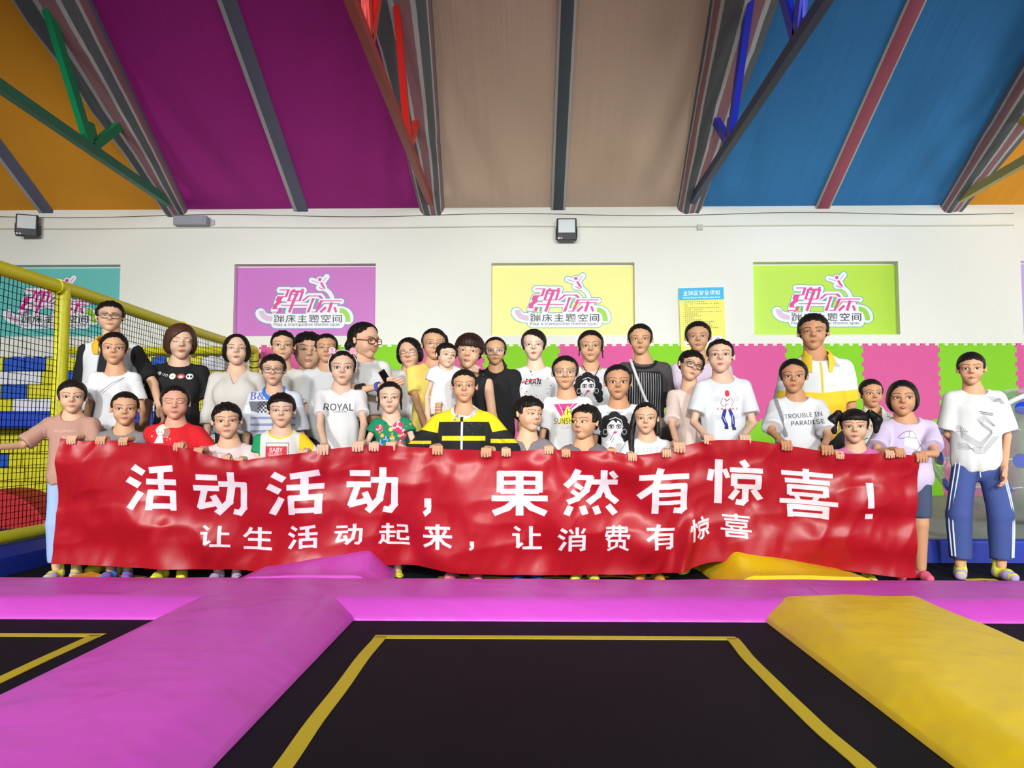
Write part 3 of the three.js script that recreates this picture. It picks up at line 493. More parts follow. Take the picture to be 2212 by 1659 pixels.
function bed(xa, xb, dA, dB, sag, label, lines) {
  const g = new THREE.PlaneGeometry(1, 1, 30, 30), p = g.attributes.position, uv = g.attributes.uv;
  for (let i = 0; i < p.count; i++) {
    const u = p.getX(i) + 0.5, v = p.getY(i) + 0.5, x = lerp(xa, xb, u), d = lerp(dA, dB, v), e = Math.min(u, 1 - u) * (xb - xa), f = Math.min(v, 1 - v) * (dB - dA);
    p.setXYZ(i, x, -0.012 - sag * sstep(0, 0.35, Math.min(e, f * 1.4)), -d); uv.setXY(i, x, d);
  }
  g.computeVertexNormals();
  const t = thing('trampoline', label, 'trampoline', [0, 0, 0], 0, 'black trampoline beds');
  const dm = bedMat; const m = part('jump_bed', g, dm, t); m.material.side = THREE.DoubleSide;
  for (const l of lines) part('line_strap', ribbon(l, 0.052, -0.008), lineMat, t);
  part('spring_frame', merge([box(xa - 0.03, xa + 0.03, -0.1, -0.03, -dB, -dA), box(xb - 0.03, xb + 0.03, -0.1, -0.03, -dB, -dA), box(xa, xb, -0.1, -0.03, -dA - 0.03, -dA + 0.03), box(xa, xb, -0.1, -0.03, -dB - 0.03, -dB + 0.03)]), frameSteel, t);
}
const wavy = (xa, dA, xb, dB, amp, n = 26) => Array.from({ length: n + 1 }, (_, i) => { const t = i / n; return [lerp(xa, xb, t) + amp * noise3(t * 7, xa, 2), lerp(dA, dB, t)]; });
{
  const F = (xa, xb, a) => [wavy(xa, 3.52, xa, 1.1, a), wavy(xb, 3.52, xb, 1.1, a * 1.6), wavy(xa - 0.026, 3.52, xb + 0.026, 3.52, 0, 2)];
  bed(-0.86, 1.14, 0.8, 3.86, 0.0, 'black trampoline bed outlined in yellow in the middle foreground', F(-0.64, 0.87, 0.012));
  bed(-3.32, -1.7, 0.8, 3.86, 0.0, 'black trampoline bed beside the wide purple pad', F(-3.2, -1.88, 0.004));
  bed(2.0, 4.08, 0.8, 3.86, 0.0, 'black trampoline bed beyond the wide yellow pad', F(2.23, 3.84, 0.006));
  const sagB = 0.038;
  const B = (xa, xb) => [Array.from({ length: 30 }, (_, i) => [lerp(xa, xb, i / 29), 5.22 + 0.01 * noise3(i * 0.3, xa, 8), -sagB + 0.012 * noise3(i * 0.4, xa, 5)])];
  bed(-3.28, -1.7, 4.58, 5.66, sagB, 'black trampoline bed under the children beside the net', B(-3.1, -1.9));
  bed(-0.86, 1.14, 4.58, 5.66, sagB, 'black trampoline bed under the middle of the group', B(-0.66, 0.94));
  bed(2.0, 4.6, 4.58, 5.66, sagB, 'black trampoline bed under the tall boy', B(2.1, 4.4));
}
// orange marking tile on the bed beside the children
{
  const p = at(185, 1250, 5.02), s = new THREE.Shape([[-0.09, 0], [0, 0.07], [0.1, 0.015], [0.01, -0.06]].map(([a, b]) => new THREE.Vector2(a, b)));
  const g = new THREE.ExtrudeGeometry(s, { depth: 0.012, bevelEnabled: false }).rotateX(-Math.PI / 2 + 0.18).translate(p.x, -0.02, p.z);
  single('number_plate', g, std('#d98a1c', 0.6), 'orange diamond marker lying on the bed by blue socks', 'marker');
}

// ---------- blue side curb, net enclosure ----------
const NX = -3.36;
{
  const t = new THREE.Group(); t.name = 'trim_1'; t.userData = { kind: 'structure', label: 'blue padded curb under the net fence', category: 'curb' }; scene.add(t);
  const s = new THREE.Shape([[NX - 0.16, FLOOR], [NX + 0.1, FLOOR], [NX + 0.08, 0.1], [NX + 0.04, 0.165], [NX - 0.16, 0.175]].map(([a, b]) => new THREE.Vector2(a, b)));
  part('curb_pad', new THREE.ExtrudeGeometry(s, { depth: 8.9, bevelEnabled: false }).translate(0, 0, -D), blueVinyl, t);
}
const yellowFoam = std('#e2dc1a', 0.38, { bumpMap: withRepeat(vinylBump, 4, 1), bumpScale: 0.002 });
{
  const t = thing('net_fence', 'yellow padded pipe fence with black netting beside the group', 'fence', [NX, 0, 0]);
  const TOP = 1.93, BOT = 0.215, R = 0.047, far = 9.72, near = 3.2;
  part('top_rail', tube([V(0, TOP, -near), V(0, TOP, -5), V(0, TOP + 0.006, -6), V(0, TOP, -7), V(0, TOP - 0.004, -8), V(0, TOP, -far)], R, 60, 14), yellowFoam, t);
  part('bottom_rail', tube([V(0, BOT, -near), V(0, BOT, -5), V(0, BOT, -7), V(0, BOT, -far)], 0.042, 40, 12), yellowFoam, t);
  for (const d of [5.66, 7.75, far]) {
    part('post', bar(V(0, 0.17, -d), V(0, TOP, -d), 0.05, 16), yellowFoam, t);
    part('joint_tie', merge([bar(V(0, TOP - 0.09, -d), V(0, TOP - 0.07, -d), 0.053, 16), new THREE.TorusGeometry(R + 0.003, 0.006, 6, 20).translate(0, TOP, -d + 0.09)]), std('#d5cf1c', 0.5), t);
  }
  part('end_rail', bar(V(0, TOP, -far), V(-2.4, TOP, -far), R, 12), yellowFoam, t);
  // knotted net: thin cords with a little slack
  const cords = [], C = 0.043, rad = 0.0023, cord = (pts) => {
    const pos = [], idx = [], nor = [];
    pts.forEach((p, i) => { const q = pts[Math.min(pts.length - 1, i + 1)], o = pts[Math.max(0, i - 1)], tx = q.clone().sub(o).normalize(), a = V(1, 0, 0), b = a.clone().cross(tx).normalize();
      for (let k = 0; k < 4; k++) { const an = k * Math.PI / 2 + 0.78, n = a.clone().multiplyScalar(Math.cos(an)).addScaledVector(b, Math.sin(an)); pos.push(p.x + n.x * rad, p.y + n.y * rad, p.z + n.z * rad); nor.push(n.x, n.y, n.z); }
      if (i) for (let k = 0; k < 4; k++) { const A = (i - 1) * 4 + k, B = (i - 1) * 4 + (k + 1) % 4; idx.push(A, B, A + 4, B, B + 4, A + 4); } });
    const g = new THREE.BufferGeometry(); g.setAttribute('position', new THREE.Float32BufferAttribute(pos, 3)); g.setAttribute('normal', new THREE.Float32BufferAttribute(nor, 3)); g.setIndex(idx); cords.push(g);
  };
  const slack = (d, y) => V(0.012 * noise3(d * 1.3, y * 1.3, 1), y + 0.012 * noise3(d * 2.2, y * 2, 9), -d + 0.01 * noise3(d * 2.2, y * 2.1, 17));
  for (let d = near; d < far; d += C) cord(Array.from({ length: 9 }, (_, i) => slack(d, lerp(BOT, TOP - 0.02, i / 8))));
  for (let y = BOT + 0.03; y < TOP; y += C) cord(Array.from({ length: 34 }, (_, i) => slack(lerp(near, far, i / 33), y)));
  const net = mergeGeometries(cords);
  part('netting', net, std('#15151a', 0.8), t);
  const lash = [];
  for (let i = 0; i < 9; i++) lash.push(new THREE.TorusGeometry(0.055, 0.006, 5, 14).rotateX(Math.PI / 2 + 0.35).translate(0, 1.2 + i * 0.075, -far));
  part('lashing_cord', merge(lash), std('#15151a', 0.8), t);
}
// ---------- wall of big foam building bricks inside the enclosure ----------
{
  const t = thing('brick_wall', 'wall of blue, yellow and white foam building bricks behind the net', 'foam bricks');
  const bh = 0.163, z = -9.45, cols = { b: std('#1a56c8', 0.55), y: std('#e6de24', 0.55), w: std('#eceef2', 0.55) };
  const geo = {}; const brick = (x0, len, y, c) => {
    const key = len.toFixed(3);
    geo[key] ??= merge([rbox(0, len - 0.006, 0, bh - 0.006, -0.15, 0.15, 0.012, 1), ...Array.from({ length: Math.max(1, Math.round(len / 0.163)) }, (_, i) => new THREE.CylinderGeometry(0.045, 0.045, 0.03, 10).translate((i + 0.5) * len / Math.max(1, Math.round(len / 0.163)), bh + 0.004, 0))]);
    const m = part('brick', geo[key], cols[c], t); m.position.set(x0, y, z);
  };
  const top = at(60, 773, 9.4).y, X = (px) => at(px, 830, 9.4).x, U = 0.163;
  // rows from the top; each row: [colour, start px] as read through the net
  const rows = [[['y', -130], ['b', -60], ['y', 0], ['b', 16], ['b', 62], ['y', 108], ['y', 150], ['w', 215], ['y', 290], ['b', 335], ['y', 365], ['w', 440]],
    [['w', -130], ['w', -40], ['w', 30], ['y', 100], ['b', 150], ['w', 210], ['b', 290], ['y', 350], ['w', 400], ['y', 450]],
    [['y', -130], ['b', -60], ['y', -20], ['b', 14], ['y', 70], ['y', 140], ['b', 190], ['w', 260], ['y', 330], ['w', 410]],
    [['b', -130], ['y', -50], ['w', 40], ['w', 90], ['y', 140], ['b', 210], ['w', 290], ['y', 400]]];
  rows.forEach((r, j) => r.forEach(([c, px], i) => { const a = X(px), b = X(i + 1 < r.length ? r[i + 1][1] : 492); brick(a, b - a, top - (j + 1) * bh, c); }));
  const low = 'bwwyybwyyybbywyybbywbyywyybwybyybwyyb'; let q = 0;
  for (let j = 5; j < 13; j++) { let a = X(-130) + (j % 2) * 0.12; while (a < X(470)) { const len = U * (1 + ((q * 7 + j) % 3)), e = Math.min(len, X(492) - a); brick(a, e, top - (j + 1) * bh, low[(q * 5 + j * 3) % low.length]); a += e; q++; } }
  const led = rbox(X(-130), X(470), top - 5 * bh - 0.03, top - 4 * bh + 0.0, z - 0.1, z + 0.55, 0.03);
  part('ledge', led, std('#1546c4', 0.5), t);
  // big red foam pieces on the enclosure floor
  const pit = new THREE.Mesh(box(X0, NX - 0.16, FLOOR, -0.1, -D, -1.2), std('#3a3d52', 0.9)); pit.name = 'floor_pit'; pit.receiveShadow = true; pit.userData = { kind: 'structure', label: 'dark floor inside the net enclosure', category: 'floor' }; scene.add(pit);
  const red = std('#c01a22', 0.6), arch = new THREE.Shape(); arch.moveTo(-0.7, 0); arch.absarc(0, 0, 0.7, Math.PI, 0, true); arch.absarc(0, 0, 0.35, 0, Math.PI, false); arch.lineTo(-0.7, 0);
  const ag = new THREE.ExtrudeGeometry(arch, { depth: 0.5, bevelEnabled: true, bevelSize: 0.02, bevelThickness: 0.02, bevelSegments: 2, curveSegments: 24 });
  single('foam_arch', ag.clone().translate(X(112), -0.42, -8.9), red, 'curved red foam piece on the enclosure floor beside the frame post', 'foam block').geometry.computeBoundingBox();
  single('foam_arch', ag.clone().scale(1.1, 1, 1).translate(X(-180), -0.39, -8.0), red, 'wide red foam piece at the edge of the enclosure floor', 'foam block');
  single('foam_cube', rbox(X(-75), X(-50), -0.1, 0.22, -9.2, -8.95, 0.02), std('#1c2c5e', 0.6), 'dark blue foam cube wedged between red foam pieces', 'foam block');
}
// ---------- clear inflatable ball at the edge ----------
{
  const c = at(2236, 1008, 6.75), t = thing('bumper_ball', 'clear inflatable bumper ball with blue knobs at the deck edge', 'ball', [c.x, DECK, c.z]);
  const film = new THREE.MeshPhysicalMaterial({ color: '#f1f4f2', transmission: 0.86, roughness: 0.16, thickness: 0, ior: 1.5, side: THREE.DoubleSide });
  const film2 = new THREE.MeshPhysicalMaterial({ color: '#d9ded9', transmission: 0.75, roughness: 0.35, thickness: 0, side: THREE.DoubleSide });
  const ry = 0.56, rx = 0.74;
  const ball = new THREE.SphereGeometry(1, 64, 40), p = ball.attributes.position;
  for (let i = 0; i < p.count; i++) {
    const x = p.getX(i), y = p.getY(i), z = p.getZ(i), la = Math.atan2(z, x), k = 1 + 0.06 * Math.abs(Math.sin(la * 9)) * (1 - y * y) + 0.03 * noise3(x * 5, y * 5, z * 5) + 0.02 * noise3(x * 13, y * 13, z * 13);
    p.setXYZ(i, x * rx * k, ry + y * ry * (y < 0 ? 0.99 : k), z * rx * k);
  }
  ball.computeVertexNormals(); part('film', ball, film, t);
  const inner = new THREE.CylinderGeometry(0.3, 0.3, 0.95, 32, 6, true); { const q = inner.attributes.position; for (let i = 0; i < q.count; i++) { const n = 1 + 0.08 * noise3(q.getX(i) * 7, q.getY(i) * 7, q.getZ(i) * 7); q.setX(i, q.getX(i) * n); q.setZ(i, q.getZ(i) * n); } } inner.computeVertexNormals();
  part('inner_tube', inner.translate(0, ry, 0), film2, t);
  const knob = std('#1d46d6', 0.35), white = std('#e8ebea', 0.4);
  let k = 0;
  for (const la of [-2.9, -2.45, -2.0, -1.55, -1.1, 1.6, 2.2, 2.8]) for (const y of [-0.45, -0.05, 0.38, 0.68]) {
    const cr = Math.sqrt(1 - y * y), o = V(Math.cos(la + (k % 2) * 0.2) * rx * cr, ry + y * ry, -Math.sin(la + (k % 2) * 0.2) * rx * cr), n = o.clone().sub(V(0, ry, 0)).normalize(); k++;
    const g = new THREE.CylinderGeometry(0.05, 0.056, 0.03, 18).applyQuaternion(new THREE.Quaternion().setFromUnitVectors(V(0, 1, 0), n)).translate(o.x, o.y, o.z);
    const kb = part('knob', g, k % 5 === 2 ? std('#1e8a4a', 0.4) : knob, t);
    part('tie_cord', bar(o, V(o.x * 0.38, o.y, o.z * 0.38), 0.006, 6), white, kb);
  }
  part('carry_strap', tube([V(-0.55, 0.86, 0.2), V(-0.3, 1.04, 0.4), V(0.05, 1.1, 0.42), V(0.4, 1.0, 0.4)], 0.022, 30, 8), white, t);
}

// ---------- surfaces from distance fields ----------
// prims: capsules with two radii, listed flat: [ax, ay, az, bx, by, bz, ra, rb]; fz stretches depth so that sections turn elliptic
function capsules(list, k, fz = 1, cz = 0) {
  const P = list.map(([ax, ay, az, bx, by, bz, ra, rb]) => { const dx = bx - ax, dy = by - ay, dz = (bz - az) * fz; return [ax, ay, (az - cz) * fz, dx, dy, dz, 1 / Math.max(1e-9, dx * dx + dy * dy + dz * dz), ra, rb - ra]; });
  return (x, y, z) => {
    let d = 9; const Z = (z - cz) * fz;
    for (let i = 0; i < P.length; i++) {
      const q = P[i], px = x - q[0], py = y - q[1], pz = Z - q[2], t = clamp((px * q[3] + py * q[4] + pz * q[5]) * q[6], 0, 1);
      const ex = px - q[3] * t, ey = py - q[4] * t, ez = pz - q[5] * t, e = Math.sqrt(ex * ex + ey * ey + ez * ez) - q[7] - q[8] * t;
      if (d > 8) d = e; else { const h = Math.max(k - Math.abs(d - e), 0) / k; d = Math.min(d, e) - h * h * k * 0.25; }
    }
    return d;
  };
}
const smin = (a, b, k) => { const h = Math.max(k - Math.abs(a - b), 0) / k; return Math.min(a, b) - h * h * k * 0.25; };
const smax = (a, b, k) => -smin(-a, -b, k);
const ell = (x, y, z, cx, cy, cz, rx, ry, rz) => { const a = (x - cx) / rx, b = (y - cy) / ry, c = (z - cz) / rz, l = Math.sqrt(a * a + b * b + c * c), m = Math.sqrt(a * a / (rx * rx) + b * b / (ry * ry) + c * c / (rz * rz)); return l * (l - 1) / Math.max(m, 1e-6); };
function surface(sdf, lo, hi, cell) {
  const nx = Math.ceil((hi[0] - lo[0]) / cell) + 2, ny = Math.ceil((hi[1] - lo[1]) / cell) + 2, nz = Math.ceil((hi[2] - lo[2]) / cell) + 2, f = new Float32Array(nx * ny * nz).fill(9), B = 4, rad = cell * B * 0.9 * 1.7;
  for (let bz = 0; bz < nz; bz += B) for (let by = 0; by < ny; by += B) for (let bx = 0; bx < nx; bx += B) {
    const c = sdf(lo[0] + (bx + 1.5) * cell, lo[1] + (by + 1.5) * cell, lo[2] + (bz + 1.5) * cell);
    const far = Math.abs(c) > rad, X = Math.min(nx, bx + B), Y = Math.min(ny, by + B), Z = Math.min(nz, bz + B);
    for (let z = bz; z < Z; z++) for (let y = by; y < Y; y++) for (let x = bx; x < X; x++) f[x + nx * (y + ny * z)] = far ? c : sdf(lo[0] + x * cell, lo[1] + y * cell, lo[2] + z * cell);
  }
  const id = new Int32Array(nx * ny * nz).fill(-1), pos = [], idx = [], sx = 1, sy = nx, sz = nx * ny, corner = [0, sx, sy, sx + sy, sz, sx + sz, sy + sz, sx + sy + sz];
  const E = [[0, 1], [2, 3], [4, 5], [6, 7], [0, 2], [1, 3], [4, 6], [5, 7], [0, 4], [1, 5], [2, 6], [3, 7]];
  for (let z = 0; z < nz - 1; z++) for (let y = 0; y < ny - 1; y++) for (let x = 0; x < nx - 1; x++) {
    const o = x + nx * (y + ny * z); let mask = 0;
    for (let i = 0; i < 8; i++) if (f[o + corner[i]] < 0) mask |= 1 << i;
    if (mask === 0 || mask === 255) continue;
    let n = 0, px = 0, py = 0, pz = 0;
    for (const [a, b] of E) if (((mask >> a) & 1) !== ((mask >> b) & 1)) { const fa = f[o + corner[a]], fb = f[o + corner[b]], t = fa / (fa - fb); px += lerp(a & 1, b & 1, t); py += lerp((a >> 1) & 1, (b >> 1) & 1, t); pz += lerp(a >> 2, b >> 2, t); n++; }
    id[o] = pos.length / 3; pos.push(lo[0] + (x + px / n) * cell, lo[1] + (y + py / n) * cell, lo[2] + (z + pz / n) * cell);
  }
  for (let z = 1; z < nz - 1; z++) for (let y = 1; y < ny - 1; y++) for (let x = 1; x < nx - 1; x++) {
    const o = x + nx * (y + ny * z), s = f[o] < 0;
    const q = (n, u, v) => { if (s === (f[o + n] < 0)) return; const a = id[o - u - v], b = id[o - v], c = id[o], d = id[o - u]; if (a < 0 || b < 0 || c < 0 || d < 0) return; s ? idx.push(a, b, c, a, c, d) : idx.push(a, c, b, a, d, c); };
    q(sx, sy, sz); q(sy, sz, sx); q(sz, sx, sy);
  }
  const nor = new Float32Array(pos.length), e = cell * 0.35, grad = (x, y, z) => {
    const a = sdf(x + e, y - e, z - e), b = sdf(x - e, y - e, z + e), c = sdf(x - e, y + e, z - e), d = sdf(x + e, y + e, z + e); let gx = a - b - c + d, gy = -a - b + c + d, gz = -a + b - c + d; const l = Math.hypot(gx, gy, gz) || 1; return [gx / l, gy / l, gz / l, l / (4 * e)];
  };
  for (let i = 0; i < pos.length; i += 3) {
    for (let k = 0; k < 2; k++) { const g = grad(pos[i], pos[i + 1], pos[i + 2]), d = clamp(sdf(pos[i], pos[i + 1], pos[i + 2]) / Math.max(0.4, g[3]), -cell * 0.6, cell * 0.6); pos[i] -= g[0] * d; pos[i + 1] -= g[1] * d; pos[i + 2] -= g[2] * d; if (k) { nor[i] = g[0]; nor[i + 1] = g[1]; nor[i + 2] = g[2]; } }
  }
  const g = new THREE.BufferGeometry(); g.setAttribute('position', new THREE.Float32BufferAttribute(pos, 3)); g.setAttribute('normal', new THREE.BufferAttribute(nor, 3)); g.setIndex(idx);
  return g;
}
function setUV(g, fn) { const p = g.attributes.position, n = g.attributes.normal, a = new Float32Array(p.count * 2); for (let i = 0; i < p.count; i++) { const [u, v] = fn(p.getX(i), p.getY(i), p.getZ(i), n.getZ(i)); a[i * 2] = u; a[i * 2 + 1] = v; } g.setAttribute('uv', new THREE.BufferAttribute(a, 2)); return g; }
const mirror = (g) => { const c = g.clone(), p = c.attributes.position, n = c.attributes.normal, ix = c.index.array; for (let i = 0; i < p.count; i++) { p.setX(i, -p.getX(i)); n.setX(i, -n.getX(i)); } for (let i = 0; i < ix.length; i += 3) { const t = ix[i]; ix[i] = ix[i + 1]; ix[i + 1] = t; } return c; };

// ---------- hands and feet, built once and placed on every body ----------
function handSDF(fingers, palm, thumb) {
  const fs = fingers.map((q) => { const l = []; for (let i = 0; i + 1 < q.length; i++) l.push([...q[i].slice(0, 3), ...q[i + 1].slice(0, 3), q[i][3], q[i + 1][3]]); return capsules(l, 0.004); });
  const th = capsules(thumb.slice(0, -1).map((q, i) => [...q.slice(0, 3), ...thumb[i + 1].slice(0, 3), q[3], thumb[i + 1][3]]), 0.006), pm = capsules(palm, 0.02);
  return (x, y, z) => { let d = 9; for (const g of fs) d = Math.min(d, g(x, y, z)); d = smin(d, th(x, y, z), 0.004); return smin(d, pm(x, y, z), 0.012); };
}
// grip: origin on the cloth's top edge, fingers folded over the front, thumb behind; thumb on the -x side
const gripFingers = [[-0.03, 0.008, 0.92], [-0.0095, 0.002, 1.02], [0.0115, 0.0, 0.97], [0.031, 0.004, 0.8]].map(([x, dy, L]) => [[x * 0.9, 0.017, -0.026, 0.0105], [x, 0.024 + dy * 0.2, 0.006, 0.0105], [x * 1.03, 0.008 - 0.012 * L, 0.026, 0.0098], [x * 1.04, -0.004 - 0.028 * L, 0.0215, 0.0086]]);
const handGrip = surface(handSDF(gripFingers, [[-0.022, 0.017, -0.03, -0.014, 0.02, -0.085, 0.016, 0.02], [0.022, 0.015, -0.03, 0.012, 0.02, -0.085, 0.0155, 0.02], [0, 0.018, -0.035, 0, 0.022, -0.11, 0.018, 0.024]], [[-0.026, 0.012, -0.075, 0.015], [-0.042, -0.004, -0.045, 0.0125], [-0.026, -0.02, -0.02, 0.0105], [-0.014, -0.03, -0.0125, 0.009]]), [-0.08, -0.06, -0.15], [0.07, 0.06, 0.06], 0.0036);
// rest: wrist at the origin, fingers hanging along -y and slightly curled to +z, thumb forward
const restFingers = [[0.027, 0.95], [0.009, 1.05], [-0.0095, 1.0], [-0.027, 0.82]].map(([z, L]) => [[0, -0.085, z, 0.0105], [0.006, -0.085 - 0.04 * L, z * 1.05, 0.0102], [-0.004, -0.085 - 0.068 * L, z * 1.03, 0.0095], [-0.022, -0.085 - 0.086 * L, z, 0.0085]]);
const handRest = surface(handSDF(restFingers, [[0, 0, 0, 0, -0.04, 0, 0.024, 0.02], [0, -0.03, 0.018, 0, -0.085, 0.024, 0.016, 0.0145], [0, -0.03, -0.014, 0, -0.085, -0.024, 0.016, 0.0135]], [[-0.004, -0.028, 0.026, 0.015], [-0.012, -0.058, 0.044, 0.0125], [-0.016, -0.088, 0.044, 0.0105], [-0.017, -0.105, 0.04, 0.009]]), [-0.06, -0.21, -0.06], [0.05, 0.04, 0.08], 0.004);
const sockGeo = surface(capsules([[0, 0.035, -0.035, 0, 0.03, 0.06, 0.038, 0.036], [0, 0.03, 0.06, 0.0, 0.024, 0.125, 0.036, 0.026], [-0.014, 0.024, 0.08, -0.012, 0.02, 0.13, 0.026, 0.022], [0, 0.04, -0.03, 0, 0.15, -0.025, 0.036, 0.04]], 0.03), [-0.08, -0.02, -0.1], [0.08, 0.2, 0.18], 0.0085);
{ const p = sockGeo.attributes.position; for (let i = 0; i < p.count; i++) p.setY(i, Math.max(0.002, p.getY(i))); setUV(sockGeo, (x, y, z) => [z * 4, y * 4]); }

// ---------- heads in head units: chin at y = 0, top of the hair at y = 1 ----------
function headSDF(o) {
  const jw = o.jaw, ch = o.cheek, cw = o.wide;
  const ears = capsules([[0.365 * cw, 0.5, -0.03, 0.375 * cw, 0.4, -0.01, 0.05, 0.036], [-0.365 * cw, 0.5, -0.03, -0.375 * cw, 0.4, -0.01, 0.05, 0.036]], 0.02);
  const nose = capsules([[0, 0.5, 0.335, 0, 0.39, 0.40, 0.03, 0.044], [0, 0.375, 0.405, 0, 0.36, 0.395, 0.045, 0.04], [-0.05, 0.362, 0.365, -0.05, 0.355, 0.36, 0.036, 0.034], [0.05, 0.362, 0.365, 0.05, 0.355, 0.36, 0.036, 0.034]], 0.035);
  const lips = capsules([[-0.075, 0.222, 0.335, 0, 0.234, 0.355, 0.011, 0.018], [0.075, 0.222, 0.335, 0, 0.234, 0.355, 0.011, 0.018], [-0.06, 0.198, 0.33, 0, 0.19, 0.342, 0.014, 0.021], [0.06, 0.198, 0.33, 0, 0.19, 0.342, 0.014, 0.021]], 0.012);
  return (x, y, z) => {
    const ax = Math.abs(x);
    let d = ell(x, y, z, 0, 0.6, -0.05, 0.35 * cw, 0.365, 0.43);
    d = smin(d, ell(x, y, z, 0, 0.37, 0.06, jw * cw, 0.335, 0.305), 0.08);
    d = smin(d, ell(x, y, z, 0, 0.09, 0.2, 0.12, 0.09, 0.12), 0.1);
    d = smin(d, ell(ax, y, z, 0.15, 0.33, 0.2, 0.125 * ch, 0.13 * ch, 0.13), 0.06);
    d = smin(d, ell(ax, y, z, 0.13, 0.56, 0.265, 0.14, 0.05, 0.09), 0.06);
    d = smax(d, -ell(ax, y, z, 0.145, 0.475, 0.47, 0.1, 0.06, 0.14), 0.05);
    d = smin(d, ell(ax, y, z, 0.145, 0.468, 0.265, 0.085, 0.075, 0.085), 0.012);
    d = smin(d, nose(x, y, z), 0.04);
    d = smin(d, lips(x, y, z), 0.02);
    d = smin(d, ears(x, y, z), 0.025);
    return d;
  };
}
// ---------- hair ----------
function hairSDF(o) {
  const { t, hl = 0.8, c = 1.2, tilt = 0, zf = 0.08, low = 0.44, back = 0.22, wide = 1, puff = 0 } = o;
  const extra = o.locks ? capsules(o.locks, o.lockK ?? 0.05) : null;
  return (x, y, z) => {
    let d = ell(x, y, z, 0, 0.6 + puff * 0.02, -0.055, (0.387 + puff) * wide, 0.395 + puff * 0.6, 0.46 + puff);
    if (t === 'bob') d = smin(d, ell(x, y, z, 0, 0.42, -0.1, (0.42 + puff) * wide, 0.38, 0.39), 0.1);
    if (o.fringe) d = smin(d, ell(x, y, z, 0, 0.72, 0.1, 0.33 * wide, 0.2, 0.345), 0.06);
    const line = hl - c * x * x + tilt * x + 0.018 * noise3(x * 26, 1, o.n ?? 1);
    if (t === 'bob') {
      const ex = x / (o.openX ?? 0.285), ey = (y - 0.38) / (hl - 0.38 + tilt * x), q = (1 - Math.sqrt(ex * ex + ey * ey)) * 0.28;
      d = smax(d, Math.min(z - 0.02, q), 0.03);
      d = smax(d, low - y + 0.12 * (z < 0 ? 0 : 0), 0.04);
    } else {
      d = smax(d, Math.min(z - zf, line - y), 0.025);
      d = smax(d, lerp(low, back, sstep(0.06, -0.28, z)) - y, 0.03);
    }
    if (extra) d = smin(d, extra(x, y, z), 0.04);
    const s = o.spike ?? 0.008;
    return d + s * noise3(x * (s > 0.012 ? 17 : 38), y * (s > 0.012 ? 9 : 5), z * (s > 0.012 ? 17 : 38)) + 0.004 * noise3(x * 60, y * 14, z * 60);
  };
}
const hairMats = {};
const hairMat = (c) => (hairMats[c] ??= new THREE.MeshPhysicalMaterial({ color: c, roughness: 0.5, specularIntensity: 0.6, bumpMap: withRepeat(streakBump, 1, 1), bumpScale: 0.003 }));

